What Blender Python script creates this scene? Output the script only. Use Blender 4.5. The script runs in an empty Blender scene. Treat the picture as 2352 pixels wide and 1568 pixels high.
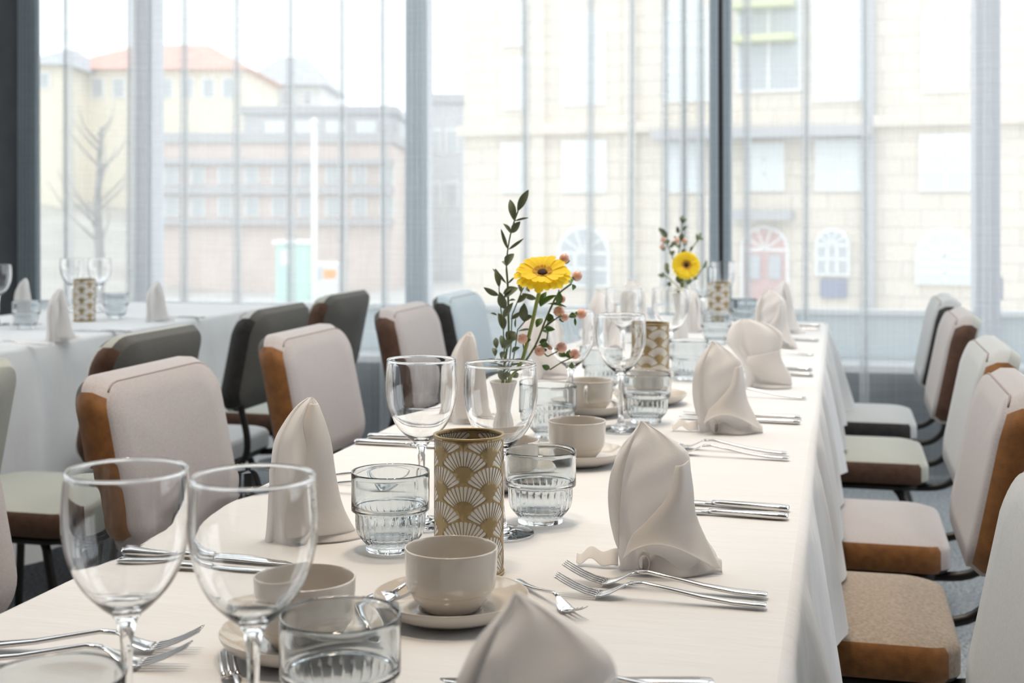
import bpy, bmesh, math, random
from mathutils import Vector, Matrix, geometry, noise
random.seed(7)
PI = math.pi
sc = bpy.context.scene
COL = sc.collection

# ------------------------------------------------------------------ camera
FPX, HOR = 3000.0, 485.0          # focal length and horizon row for a 2352 x 1568 frame
CAMZ, TOP = 1.11, 0.74            # eye height, table-top height
cam_d = bpy.data.cameras.new('camera'); cam = bpy.data.objects.new('camera', cam_d); COL.objects.link(cam)
cam_d.sensor_width = 36; cam_d.lens = FPX / 2352 * 36
cam_d.shift_y = (HOR - 784) / 2352
cam_d.clip_start = 0.02; cam_d.clip_end = 500
cam.location = (0, 0, CAMZ); cam.rotation_euler = (PI / 2, 0, 0)
cam_d.dof.use_dof = True; cam_d.dof.focus_distance = 1.42; cam_d.dof.aperture_fstop = 8.0
sc.camera = cam
# ------------------------------------------------------------------ light
sc.view_settings.view_transform = 'Standard'; sc.view_settings.look = 'None'
sc.view_settings.gamma = 1.0; sc.view_settings.use_curve_mapping = False
sc.view_settings.exposure = 0.0
W = bpy.data.worlds.new('world'); sc.world = W; W.use_nodes = True
wn = W.node_tree.nodes; bg = wn['Background']
bg.inputs[0].default_value = (0.93, 0.96, 1.0, 1); bg.inputs[1].default_value = 2.5
LAMP_W = 3.5                     # each ceiling lamp
LAMP_COL = (1.0, 0.82, 0.63)
sc.cycles.max_bounces = 11; sc.cycles.transmission_bounces = 11; sc.cycles.transparent_max_bounces = 24
sc.cycles.diffuse_bounces = 3; sc.cycles.glossy_bounces = 4
sc.cycles.sample_clamp_indirect = 4.0; sc.cycles.blur_glossy = 0.6
sc.cycles.use_denoising = True

# ------------------------------------------------------------------ geometry helpers
def P(px, py, z=TOP):
    """point of the plane at height z that the photograph shows at (px, py)"""
    d = (CAMZ - z) * FPX / (py - HOR)
    return Vector(((px - 1176) / FPX * d, d, z))
def PD(px, py, d):
    return Vector(((px - 1176) / FPX * d, d, CAMZ - (py - HOR) / FPX * d))
TA = math.radians(14.1)
U = Vector((math.sin(TA), math.cos(TA), 0)); V = Vector((math.cos(TA), -math.sin(TA), 0))
def SL(s, l, z=0): return U * s + V * l + Vector((0, 0, z))

def mesh(name, verts, faces, mat=None, parent=None, smooth=True, loc=None):
    me = bpy.data.meshes.new(name); me.from_pydata([tuple(v) for v in verts], [], faces); me.update()
    if smooth: me.polygons.foreach_set('use_smooth', [True] * len(me.polygons))
    o = bpy.data.objects.new(name, me); COL.objects.link(o)
    if mat: me.materials.append(mat)
    if parent: o.parent = parent
    if loc is not None: o.location = loc
    return o
def obj(name, me, mat=None, parent=None):
    o = bpy.data.objects.new(name, me); COL.objects.link(o)
    if mat and not me.materials: me.materials.append(mat)
    if parent: o.parent = parent
    return o
def tag(o, label, cat, group=None):
    o['label'] = label; o['category'] = cat
    if group: o['group'] = group
    return o
def struct(o, label=None):
    o['kind'] = 'structure'
    if label: o['label'] = label
    return o
def empty(name, loc=(0, 0, 0), rz=0):
    o = bpy.data.objects.new(name, None); COL.objects.link(o); o.location = loc; o.rotation_euler = (0, 0, rz)
    o.empty_display_size = .05
    return o
def copy_tree(o, parent=None):
    c = o.copy(); COL.objects.link(c); c.parent = parent
    for ch in list(o.children): copy_tree(ch, c)
    return c
def mod(o, kind, **kw):
    m = o.modifiers.new(kind.lower(), kind)
    for k, v in kw.items(): setattr(m, k, v)
    return o
def recalc(o):
    bm = bmesh.new(); bm.from_mesh(o.data); bmesh.ops.recalc_face_normals(bm, faces=bm.faces); bm.to_mesh(o.data); bm.free()
    return o
def box(name, x0, x1, y0, y1, z0, z1, mat, parent=None, bevel=0, loc=None):
    vs = [(x, y, z) for x in (x0, x1) for y in (y0, y1) for z in (z0, z1)]
    fs = [(0, 1, 3, 2), (4, 6, 7, 5), (0, 4, 5, 1), (2, 3, 7, 6), (0, 2, 6, 4), (1, 5, 7, 3)]
    o = mesh(name, vs, fs, mat, parent, smooth=False, loc=loc)
    if bevel: mod(o, 'BEVEL', width=bevel, segments=2)
    return o
def spline(pts, n):
    """Catmull-Rom through pts (tuples), n samples per span"""
    pts = [Vector(p) for p in pts]; out = []
    for i in range(len(pts) - 1):
        p0 = pts[max(i - 1, 0)]; p1 = pts[i]; p2 = pts[i + 1]; p3 = pts[min(i + 2, len(pts) - 1)]
        for k in range(n):
            t = k / n
            out.append(.5 * ((2 * p1) + (p2 - p0) * t + (2 * p0 - 5 * p1 + 4 * p2 - p3) * t * t + (3 * p1 - p0 - 3 * p2 + p3) * t ** 3))
    out.append(pts[-1]); return out
def interp(tab, x):
    if x <= tab[0][0]: return tab[0][1:]
    for a, b in zip(tab, tab[1:]):
        if x <= b[0]:
            t = (x - a[0]) / (b[0] - a[0])
            return tuple(p + (q - p) * t for p, q in zip(a[1:], b[1:]))
    return tab[-1][1:]
def lathe(name, prof, n, mat, parent=None, rfun=None):
    vs, fs = [], []; rings = []
    for (r, z) in prof:
        if r < 1e-6:
            rings.append([len(vs)]); vs.append((0, 0, z))
        else:
            rings.append(list(range(len(vs), len(vs) + n)))
            for k in range(n):
                a = 2 * PI * k / n; rr = rfun(r, z, a) if rfun else r
                vs.append((rr * math.cos(a), rr * math.sin(a), z))
    for A, B in zip(rings, rings[1:]):
        for k in range(n):
            k2 = (k + 1) % n
            if len(A) == 1 and len(B) == 1: continue
            if len(A) == 1: fs.append((A[0], B[k2], B[k]))
            elif len(B) == 1: fs.append((A[k], A[k2], B[0]))
            else: fs.append((A[k], A[k2], B[k2], B[k]))
    return mesh(name, vs, fs, mat, parent)
def tube_data(path, rad, n=8, caps=True):
    path = [Vector(p) for p in path]; vs, fs = [], []; m = len(path)
    up = Vector((0, 0, 1))
    t0 = (path[1] - path[0]).normalized()
    if abs(t0.dot(up)) > .9: up = Vector((1, 0, 0))
    nrm = (up - t0 * up.dot(t0)).normalized()
    for i, p in enumerate(path):
        t = (path[min(i + 1, m - 1)] - path[max(i - 1, 0)]).normalized()
        nrm = (nrm - t * nrm.dot(t)).normalized(); b = t.cross(nrm)
        r = rad[i] if isinstance(rad, (list, tuple)) else rad
        for k in range(n):
            a = 2 * PI * k / n; vs.append(p + (nrm * math.cos(a) + b * math.sin(a)) * r)
    for i in range(m - 1):
        for k in range(n):
            k2 = (k + 1) % n; fs.append((i * n + k, i * n + k2, (i + 1) * n + k2, (i + 1) * n + k))
    if caps: fs.append(tuple(range(n))[::-1]); fs.append(tuple(range((m - 1) * n, m * n)))
    return vs, fs
def tube(name, path, rad, mat, parent=None, n=8):
    vs, fs = tube_data(path, rad, n); return mesh(name, vs, fs, mat, parent)
def grid(name, f, nu, nv, mat, parent=None, closed_u=False):
    vs = [f(i / (nu if closed_u else nu - 1), j / (nv - 1)) for j in range(nv) for i in range(nu)]
    fs = []
    for j in range(nv - 1):
        for i in range(nu if closed_u else nu - 1):
            i2 = (i + 1) % nu; fs.append((j * nu + i, j * nu + i2, (j + 1) * nu + i2, (j + 1) * nu + i))
    return mesh(name, vs, fs, mat, parent)
def round_rect(w, h, r, n=6):
    pts = []
    for cx, cy, a0 in ((w / 2 - r, h / 2 - r, 0), (-w / 2 + r, h / 2 - r, 90), (-w / 2 + r, -h / 2 + r, 180), (w / 2 - r, -h / 2 + r, 270)):
        for k in range(n + 1):
            a = math.radians(a0 + 90 * k / n); pts.append((cx + r * math.cos(a), cy + r * math.sin(a), a0 + 90 * k / n))
    return pts

# ------------------------------------------------------------------ materials
def new_mat(name):
    m = bpy.data.materials.new(name); m.use_nodes = True
    nt = m.node_tree; return m, nt.nodes, nt.links, nt.nodes['Principled BSDF'], nt.nodes['Material Output']
def pbr(name, col, rough=.5, metal=0, **kw):
    m, n, l, p, o = new_mat(name)
    p.inputs['Base Color'].default_value = (*col, 1); p.inputs['Roughness'].default_value = rough; p.inputs['Metallic'].default_value = metal
    for k, v in kw.items(): p.inputs[k.replace('_', ' ')].default_value = v
    return m
def noisy(name, c1, c2, scale, rough=.85, bump=0.0, bscale=None, detail=4, metal=0, stretch=None, sheen=0):
    m, n, l, p, o = new_mat(name)
    tc = n.new('ShaderNodeTexCoord'); mp = n.new('ShaderNodeMapping'); l.new(tc.outputs['Object'], mp.inputs[0])
    if stretch: mp.inputs['Scale'].default_value = stretch
    t = n.new('ShaderNodeTexNoise'); t.inputs['Scale'].default_value = scale; t.inputs['Detail'].default_value = detail
    l.new(mp.outputs[0], t.inputs[0])
    r = n.new('ShaderNodeValToRGB'); r.color_ramp.elements[0].color = (*c1, 1); r.color_ramp.elements[1].color = (*c2, 1)
    r.color_ramp.elements[0].position = .35; r.color_ramp.elements[1].position = .65
    l.new(t.outputs[0], r.inputs[0]); l.new(r.outputs[0], p.inputs['Base Color'])
    p.inputs['Roughness'].default_value = rough; p.inputs['Metallic'].default_value = metal
    if sheen: p.inputs['Sheen Weight'].default_value = sheen
    if bump:
        t2 = n.new('ShaderNodeTexNoise'); t2.inputs['Scale'].default_value = bscale or scale; t2.inputs['Detail'].default_value = 3
        l.new(mp.outputs[0], t2.inputs[0])
        b = n.new('ShaderNodeBump'); b.inputs['Strength'].default_value = bump; b.inputs['Distance'].default_value = .002
        l.new(t2.outputs[0], b.inputs['Height']); l.new(b.outputs[0], p.inputs['Normal'])
    return m
def glass(name, col, rough=0.0, ior=1.5):
    m, n, l, p, o = new_mat(name)
    p.inputs['Base Color'].default_value = (*col, 1); p.inputs['Roughness'].default_value = rough
    p.inputs['Transmission Weight'].default_value = 1; p.inputs['IOR'].default_value = ior
    return m
def cloth(name, col, trans=.2, weave=900):
    m, n, l, p, o = new_mat(name)
    tc = n.new('ShaderNodeTexCoord')
    t = n.new('ShaderNodeTexNoise'); t.inputs['Scale'].default_value = 14; t.inputs['Detail'].default_value = 3; l.new(tc.outputs['Object'], t.inputs[0])
    r = n.new('ShaderNodeValToRGB'); r.color_ramp.elements[0].color = (*[c * .96 for c in col], 1); r.color_ramp.elements[1].color = (*col, 1)
    l.new(t.outputs[0], r.inputs[0]); l.new(r.outputs[0], p.inputs['Base Color'])
    p.inputs['Roughness'].default_value = .85; p.inputs['Sheen Weight'].default_value = .15
    t2 = n.new('ShaderNodeTexNoise'); t2.inputs['Scale'].default_value = weave; l.new(tc.outputs['Object'], t2.inputs[0])
    t3 = n.new('ShaderNodeTexNoise'); t3.inputs['Scale'].default_value = 9; t3.inputs['Detail'].default_value = 5
    mp = n.new('ShaderNodeMapping'); mp.inputs['Scale'].default_value = (.5, 2.2, 1); l.new(tc.outputs['Object'], mp.inputs[0]); l.new(mp.outputs[0], t3.inputs[0])
    b = n.new('ShaderNodeBump'); b.inputs['Strength'].default_value = .15; b.inputs['Distance'].default_value = .0006; l.new(t2.outputs[0], b.inputs['Height'])
    b2 = n.new('ShaderNodeBump'); b2.inputs['Strength'].default_value = .7; b2.inputs['Distance'].default_value = .006; l.new(t3.outputs[0], b2.inputs['Height'])
    l.new(b.outputs[0], b2.inputs['Normal']); l.new(b2.outputs[0], p.inputs['Normal'])
    if trans:
        tr = n.new('ShaderNodeBsdfTranslucent'); tr.inputs[0].default_value = (*col, 1)
        mx = n.new('ShaderNodeMixShader'); mx.inputs[0].default_value = trans
        l.new(p.outputs[0], mx.inputs[1]); l.new(tr.outputs[0], mx.inputs[2]); l.new(mx.outputs[0], o.inputs[0])
    return m
def sheer(name, col, opacity, streak=.16):
    m, n, l, p, o = new_mat(name); n.remove(p)
    tc = n.new('ShaderNodeTexCoord')
    def streaks(scale, st):
        mp = n.new('ShaderNodeMapping'); mp.inputs['Scale'].default_value = st; l.new(tc.outputs['Object'], mp.inputs[0])
        t = n.new('ShaderNodeTexNoise'); t.inputs['Scale'].default_value = scale; t.inputs['Detail'].default_value = 1; l.new(mp.outputs[0], t.inputs[0]); return t
    a = streaks(1, (3, 3, 170)); b = streaks(1, (110, 110, 2))
    ad = n.new('ShaderNodeMath'); ad.operation = 'ADD'; l.new(a.outputs[0], ad.inputs[0]); l.new(b.outputs[0], ad.inputs[1])
    mr = n.new('ShaderNodeMapRange'); mr.inputs['From Min'].default_value = .6; mr.inputs['From Max'].default_value = 1.4
    mr.inputs['To Min'].default_value = opacity - streak; mr.inputs['To Max'].default_value = opacity + streak; l.new(ad.outputs[0], mr.inputs[0])
    d = n.new('ShaderNodeBsdfDiffuse'); d.inputs[0].default_value = (*col, 1)
    tr = n.new('ShaderNodeBsdfTranslucent'); tr.inputs[0].default_value = (*col, 1)
    m1 = n.new('ShaderNodeMixShader'); m1.inputs[0].default_value = .55; l.new(d.outputs[0], m1.inputs[1]); l.new(tr.outputs[0], m1.inputs[2])
    tp = n.new('ShaderNodeBsdfTransparent')
    m2 = n.new('ShaderNodeMixShader'); l.new(mr.outputs[0], m2.inputs[0]); l.new(tp.outputs[0], m2.inputs[1]); l.new(m1.outputs[0], m2.inputs[2])
    l.new(m2.outputs[0], o.inputs[0]); return m
def pane_mat(name, tint, gl=.05, frost=0):
    m, n, l, p, o = new_mat(name); n.remove(p)
    tp = n.new('ShaderNodeBsdfTransparent'); tp.inputs[0].default_value = (*tint, 1)
    g = n.new('ShaderNodeBsdfGlossy'); g.inputs['Roughness'].default_value = .02
    mx = n.new('ShaderNodeMixShader'); mx.inputs[0].default_value = gl; l.new(tp.outputs[0], mx.inputs[1]); l.new(g.outputs[0], mx.inputs[2]); last = mx
    if frost:
        t = n.new('ShaderNodeBsdfTranslucent'); t.inputs[0].default_value = (*tint, 1)
        m2 = n.new('ShaderNodeMixShader'); m2.inputs[0].default_value = frost; l.new(mx.outputs[0], m2.inputs[1]); l.new(t.outputs[0], m2.inputs[2]); last = m2
    l.new(last.outputs[0], o.inputs[0]); return m
M = {}
M['tablecloth'] = cloth('white_tablecloth', (.72, .717, .715), .10)
M['napkin'] = cloth('white_napkin', (.88, .855, .835), .42)
M['curtain'] = sheer('grey_sheer', (.84, .845, .85), .38, .055)
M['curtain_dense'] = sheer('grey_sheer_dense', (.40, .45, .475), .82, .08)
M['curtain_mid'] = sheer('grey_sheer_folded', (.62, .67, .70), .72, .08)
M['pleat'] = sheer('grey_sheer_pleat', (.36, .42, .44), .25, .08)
M['pane'] = pane_mat('window_glass', (.97, .985, .98))
M['frost'] = pane_mat('frosted_film', (.565, .61, .625), .03, .75)
M['mullion'] = pbr('grey_aluminium', (.60, .62, .68), .45, .1)
M['dark_mullion'] = pbr('dark_steel_frame', (.02, .021, .022), .5)
M['sill'] = pbr('white_sill', (.92, .93, .93), .25)
M['plinth'] = noisy('dark_blue_plinth', (.035, .055, .075), (.05, .07, .09), 6, .6)
M['column'] = noisy('charcoal_column', (.022, .024, .026), (.03, .032, .035), 8, .8)
M['floor'] = noisy('grey_speckled_carpet', (.09, .10, .11), (.36, .385, .40), 110, .95, .3, 400, 6)
M['ceiling'] = pbr('white_ceiling', (.82, .81, .79), .9)
M['wall'] = noisy('warm_plaster', (.31, .285, .26), (.35, .32, .295), 3, .9)
M['glass'] = glass('clear_glass', (.985, .99, .99))
M['tumbler'] = glass('grey_tint_glass', (.83, .865, .88))
M['china'] = pbr('ivory_china', (.56, .52, .47), .10, 0, Coat_Weight=.4)
M['vase'] = noisy('white_bisque', (.66, .63, .60), (.74, .72, .69), 30, .55, .25, 60, stretch=(1, 1, .08))
M['steel'] = pbr('polished_steel', (.66, .65, .64), .12, 1)
M['gold'] = noisy('brushed_brass', (.31, .23, .115), (.37, .28, .145), 3, .42, metal=.55, stretch=(1, 1, .1))
M['liner'] = pbr('white_liner', (.84, .83, .82), .7)
M['petal'] = cloth('yellow_petal', (.95, .73, .04), .38, 300)
M['floret'] = noisy('amber_florets', (.32, .13, .01), (.72, .40, .02), 900, .8)
M['disc'] = noisy('dark_flower_disc', (.008, .003, .003), (.06, .02, .012), 900, .9)
M['stem'] = pbr('green_flower_stem', (.26, .34, .09), .5)
M['leaf'] = noisy('grey_green_leaf', (.10, .135, .075), (.16, .195, .115), 40, .55)
M['leaf2'] = noisy('mid_green_leaf', (.06, .14, .03), (.12, .22, .05), 40, .5)
M['twig'] = pbr('green_brown_twig', (.14, .17, .06), .6)
M['berry'] = noisy('coral_berry', (.70, .33, .24), (.82, .54, .42), 40, .32, stretch=(1, 1, 1.6))
M['calyx'] = pbr('berry_tip', (.10, .04, .03), .6)
M['frame'] = pbr('black_steel_tube', (.012, .011, .010), .38, .3)
M['under'] = pbr('black_seat_pan', (.015, .013, .012), .7)
M['caramel'] = noisy('caramel_fabric', (.21, .080, .014), (.29, .115, .022), 60, .75, .3, 700, sheen=.3)
M['brown'] = noisy('dark_brown_fabric', (.085, .040, .024), (.11, .055, .032), 60, .8, .3, 700)
M['blackf'] = noisy('charcoal_fabric', (.022, .020, .020), (.032, .03, .03), 60, .8, .3, 700)
M['olive'] = noisy('olive_brown_fabric', (.075, .052, .028), (.10, .07, .04), 60, .8, .3, 700)
M['pink'] = noisy('blush_fabric', (.33, .292, .282), (.385, .342, .33), 300, .48, .2, 900, sheen=.2)
M['sage'] = noisy('sage_grey_fabric', (.32, .322, .272), (.37, .372, .318), 300, .48, .2, 900, sheen=.2)
M['pale'] = noisy('pale_grey_fabric', (.365, .37, .365), (.42, .425, .415), 300, .48, .2, 900, sheen=.2)
M['bluegrey'] = noisy('blue_grey_fabric', (.36, .43, .47), (.42, .50, .54), 300, .48, .2, 900, sheen=.2)
M['taupe'] = noisy('dark_taupe_fabric', (.085, .082, .072), (.115, .11, .10), 300, .8, .3, 900)
M['sand'] = noisy('sand_fabric', (.235, .19, .148), (.33, .27, .212), 170, .85, .35, 900)
M['piping'] = pbr('dusky_piping', (.30, .24, .23), .7)
M['wood'] = noisy('table_wood', (.20, .12, .07), (.28, .18, .10), 8, .5, stretch=(1, 12, 1))

# ------------------------------------------------------------------ room shell
WA = math.radians(10.0)                       # the glass wall is turned a little from the camera
WU = Vector((math.cos(WA), -math.sin(WA), 0)); WN = Vector((math.sin(WA), math.cos(WA), 0))
W0 = Vector((0, 5.5, 0))
def wall_t(px, off=0.0):
    """position along the glass wall (metres) that the photograph shows in column px"""
    k = (px - 1176) / FPX; o = W0 + WN * off
    # (o + WU t).x = k * (o + WU t).y
    return (k * o.y - o.x) / (WU.x - k * WU.y)
def WP(t, off, z): return W0 + WU * t + WN * off + Vector((0, 0, z))
WROT = -WA
def wall_box(name, t0, t1, o0, o1, z0, z1, mat, parent=None, bevel=0):
    o = box(name, t0, t1, o0, o1, z0, z1, mat, parent, bevel); 
    if parent is None: o.location = W0; o.rotation_euler = (0, 0, WROT)
    return o
ROOM_L, ROOM_R, ROOM_B, ROOM_H = -4.4, 5.2, -9.0, 3.2
struct(wall_box('floor', ROOM_L, ROOM_R, ROOM_B, .45, -.10, 0, M['floor']))
SKY0, SKY1 = -3.3, -.5                        # unseen rooflight, added to light the tables from above
struct(wall_box('ceiling', ROOM_L, ROOM_R, ROOM_B, SKY0, ROOM_H, ROOM_H + .15, M['ceiling']))
struct(wall_box('trim_20', ROOM_L, ROOM_R, SKY1, .45, ROOM_H, ROOM_H + .15, M['ceiling']))
for k in range(7):
    t = ROOM_L + .06 + (ROOM_R - ROOM_L - .12) * k / 6
    struct(wall_box('trim_%d' % (21 + k), t - .06, t + .06, SKY0, SKY1, ROOM_H, ROOM_H + .15, M['ceiling']))
added_rooflight = empty('window_9', W0, WROT); struct(added_rooflight)  # made-up roof glazing, out of view, brightens the room
for k in range(6):
    t = ROOM_L + .06 + (ROOM_R - ROOM_L - .12) * k / 6; w_ = (ROOM_R - ROOM_L - .12) / 6
    wall_box('added_roof_pane', t + .06, t + w_ - .06, SKY0, SKY1, ROOM_H + .07, ROOM_H + .08, M['pane'], added_rooflight)
struct(wall_box('wall_left', ROOM_L - .2, ROOM_L, ROOM_B, .45, -.1, .5, M['wall']))
struct(wall_box('trim_8', ROOM_L - .2, ROOM_L, ROOM_B, .45, 2.9, ROOM_H + .15, M['wall']))
for k, (y0, y1) in enumerate(((ROOM_B, -5.0), (-3.3, -3.1), (-1.4, -1.2), (.3, .45))):      # unseen openings between, added to let in daylight from the left
    struct(wall_box('trim_%d' % (9 + k), ROOM_L - .2, ROOM_L, y0, y1, .5, 2.9, M['wall']))
struct(wall_box('wall_back', ROOM_L - .2, ROOM_R + .2, ROOM_B - .2, ROOM_B, -.1, ROOM_H + .15, M['wall']))
SILL, BAND, HEAD = .46, .675, 2.95
struct(wall_box('wall_front', ROOM_L, ROOM_R, .30, .45, 0, SILL - .02, M['plinth']))
struct(wall_box('trim_1', ROOM_L, ROOM_R, .165, .50, SILL - .02, SILL + .012, M['sill'], bevel=.004))
struct(wall_box('trim_2', ROOM_L, ROOM_R, .30, .45, HEAD, ROOM_H, M['wall']))
# right-hand wall: unseen openings added for cool light from the side
rw = wall_box('wall_right', ROOM_R, ROOM_R + .2, ROOM_B, .45, -.1, .5, M['wall']); struct(rw)
struct(wall_box('trim_3', ROOM_R, ROOM_R + .2, ROOM_B, .45, 2.8, ROOM_H + .15, M['wall']))
for k, y0 in enumerate((ROOM_B, -2.2)):
    struct(wall_box('trim_%d' % (4 + k), ROOM_R, ROOM_R + .2, y0, (-4.6, -2.0)[k], .5, 2.8, M['wall']))
# window frames along the glass wall
mull_px = (-330, 331, 957, 1655, 2268, 2900)
mt = [wall_t(p, .36) for p in mull_px]
wins = []
for k in range(len(mt) - 1):
    w = empty('window_%d' % (k + 1), W0, WROT); struct(w)
    a, b = mt[k], mt[k + 1]
    dark = k in (2,)
    wall_box('window_post', a - .05, a + .05, .34, .47, SILL, HEAD, M['mullion'], w, .004)
    if k == len(mt) - 2: wall_box('window_post', b - .05, b + .05, .34, .47, SILL, HEAD, M['mullion'], w, .004)
    wall_box('window_rail', a + .05, b - .05, .38, .44, BAND - .012, BAND + .012, M['sill'], w, .003)
    wall_box('window_rail', a + .05, b - .05, .38, .44, HEAD - .05, HEAD, M['mullion'], w, .003)
    wall_box('pane', a + .05, b - .05, .405, .413, BAND + .012, HEAD - .05, M['pane'], w)
    wall_box('frosted_pane', a + .05, b - .05, .405, .413, SILL + .012, BAND - .012, M['frost'], w)
    wins.append(w)
for px, wd in ((1655, .030), (1570, .008)):
    t = wall_t(px, .27)
    o = wall_box('blind_guide' if wd < .02 else 'pane_stile', t - wd / 2, t + wd / 2, .26, .30, SILL, HEAD, M['dark_mullion'], wins[3 if px > 1655 else 2], .002)
# dark column at the left edge of the view
tl = wall_t(40, -.03)
struct(tag(wall_box('column', tl - 1.1, tl, -.30, -.02, 0, ROOM_H, M['column'], bevel=.01), 'dark charcoal column beside the curtains', 'column'))

# ------------------------------------------------------------------ sheer curtains with folds
def curtain(name, px0, px1, folds, off, mat, label, amp=.022, back=.030, wave=.10):
    t0, t1 = wall_t(px0, off), wall_t(px1, off)
    fs = sorted(wall_t(p, off) for p in folds)
    prof = [(t0, 0)]
    t = t0; side = 1
    marks = fs + [t1]
    for f in marks:
        n = max(2, int((f - t) / wave))
        for k in range(1, n + 1):
            x = t + (f - t) * k / n
            prof.append((x, amp * side * math.sin(k * 1.9) * (.4 + .6 * random.random()))); side = -side if random.random() < .3 else side
        if f != t1:                                   # a pleat: the cloth doubles back on itself
            y = prof[-1][1]
            prof += [(f + back * .5, y + .012), (f + back * .35, y + .03), (f - back * .5, y + .012), (f - back * .4, y - .012), (f + back * .6, y - .010)]
        t = f
    pts = spline([(a, b, 0) for a, b in prof], 5)
    zs = [0.02, .25, .6, 1.1, 1.7, 2.3, 2.98]
    vs = []
    for j, z in enumerate(zs):
        g = 1 + .25 * (1 - z / 3)
        for i, p in enumerate(pts): vs.append((p.x + .004 * math.sin(i * .7 + z * 2.1), off + p.y * g, z))
    n = len(pts); faces = [(j * n + i, j * n + i + 1, (j + 1) * n + i + 1, (j + 1) * n + i) for j in range(len(zs) - 1) for i in range(n - 1)]
    o = mesh(name, vs, faces, mat, loc=W0); o.rotation_euler = (0, 0, WROT)
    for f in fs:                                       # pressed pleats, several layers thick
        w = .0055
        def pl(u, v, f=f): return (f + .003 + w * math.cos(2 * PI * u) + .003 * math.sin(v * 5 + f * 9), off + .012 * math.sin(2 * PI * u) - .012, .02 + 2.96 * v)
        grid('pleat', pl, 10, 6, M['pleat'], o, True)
    return tag(o, label, 'curtain', 'sheer curtains along the glass wall')
curtain('sheer_curtain', 84, 975, (152, 300, 345, 425, 547, 668, 785, 880), .10, M['curtain'], 'wide grey sheer curtain in front of the red-roofed house')
curtain('sheer_curtain', 940, 1651, (1205, 1357, 1450, 1527, 1570, 1610), .135, M['curtain'], 'grey sheer curtain behind the two yellow gerberas')
curtain('sheer_curtain', 1661, 2560, (1716, 1850, 1985, 2265, 2400), .10, M['curtain'], 'grey sheer curtain behind the right-hand chairs')
def gather(px0, px1, off, nf, mat, label, amp=.03):
    t0, t1 = wall_t(px0, off), wall_t(px1, off); N = nf * 10
    def f(u, v):
        s = .9 + .14 * (1 - v); mid = (t0 + t1) / 2
        return (mid + (t0 + (t1 - t0) * u - mid) * s + .004 * math.sin(u * nf * 4 * PI), off + amp * math.sin(u * nf * 2 * PI) * (1.1 - .2 * v), .02 + 2.96 * v)
    o = grid('curtain_gather', f, N, 8, mat, None); o.location = W0; o.rotation_euler = (0, 0, WROT)
    return tag(o, label, 'curtain', 'gathered curtain edges')
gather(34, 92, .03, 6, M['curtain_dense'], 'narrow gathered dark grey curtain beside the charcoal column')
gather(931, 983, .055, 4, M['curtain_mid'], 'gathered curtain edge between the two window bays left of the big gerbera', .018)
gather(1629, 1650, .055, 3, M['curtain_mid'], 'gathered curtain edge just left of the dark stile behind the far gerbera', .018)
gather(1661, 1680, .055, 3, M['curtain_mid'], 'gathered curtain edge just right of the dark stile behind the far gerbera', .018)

# ------------------------------------------------------------------ lamps of the room (above the picture)
lamp_me = None
for i, (s, l) in enumerate(((.9, -.5), (1.7, -.4), (2.6, -.4), (3.6, -.4), (2.0, 1.2), (2.2, -1.6), (-.9, -.2), (-.9, -1.9))):
    t = empty('ceiling_lamp', SL(s, l, ROOM_H))
    if lamp_me is None:
        a = lathe('lamp_ring', [(.0, -.004), (.16, -.004), (.18, -.03), (.165, -.034), (.15, -.012)], 32, M['sill'], t)
        ld = bpy.data.lights.new('lamp_light', 'AREA'); ld.shape = 'DISK'; ld.size = .28; ld.energy = LAMP_W; ld.color = LAMP_COL; ld.spread = math.radians(70)
        lamp_me = a.data
    else: obj('lamp_ring', lamp_me, None, t)
    lo = bpy.data.objects.new('lamp_light', ld); COL.objects.link(lo); lo.parent = t; lo.location = (0, 0, -.036)
    tag(t, 'round white ceiling lamp above the dining room', 'lamp', 'ceiling lamps')

# ------------------------------------------------------------------ outside the windows
GROUND = -1.7
M['street'] = noisy('pale_paving', (.50, .49, .47), (.58, .57, .55), .6, .9)
M['hill'] = noisy('dry_grass_hill', (.42, .40, .36), (.52, .50, .46), .25, .95)
M['red_roof'] = noisy('red_roof_tiles', (.66, .34, .27), (.74, .42, .34), 1.5, .8)
M['yellow_wall'] = noisy('yellow_render', (.80, .74, .60), (.85, .79, .66), .7, .9)
M['grey_roof'] = noisy('slate_roof', (.42, .43, .46), (.48, .49, .52), 1.5, .8)
M['white_wall'] = noisy('white_render', (.68, .68, .67), (.76, .76, .75), .7, .9)
M['grey_wall'] = noisy('grey_concrete', (.52, .53, .55), (.58, .59, .61), .7, .9)
M['brick'] = noisy('weathered_brick', (.66, .55, .51), (.72, .62, .57), 1.2, .9)
M['ledge'] = pbr('grey_ledge', (.46, .46, .48), .8)
M['sky_glass'] = pbr('sky_coloured_glass', (.72, .78, .80), .15, 0, Coat_Weight=.6)  # reflection of the bright sky put into the pale base colour
M['dim_glass'] = pbr('dim_window_glass', (.46, .49, .51), .1, 0, Coat_Weight=.6)
M['white_frame'] = pbr('white_window_frame', (.85, .86, .85), .5)
M['rose_door'] = noisy('rose_painted_door', (.56, .36, .35), (.62, .42, .40), 2, .6)
M['slate_sign'] = pbr('slate_blue_sign', (.22, .25, .36), .5)
M['awning'] = pbr('yellow_green_awning', (.64, .68, .42), .7)
M['mint'] = pbr('mint_green_panel', (.50, .74, .66), .6)
M['orange'] = pbr('orange_stripe', (.85, .35, .08), .6)
M['post'] = pbr('slate_lamp_post', (.16, .17, .23), .5)
M['bark'] = noisy('grey_bark', (.26, .25, .24), (.34, .33, .32), 3, .9)
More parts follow.
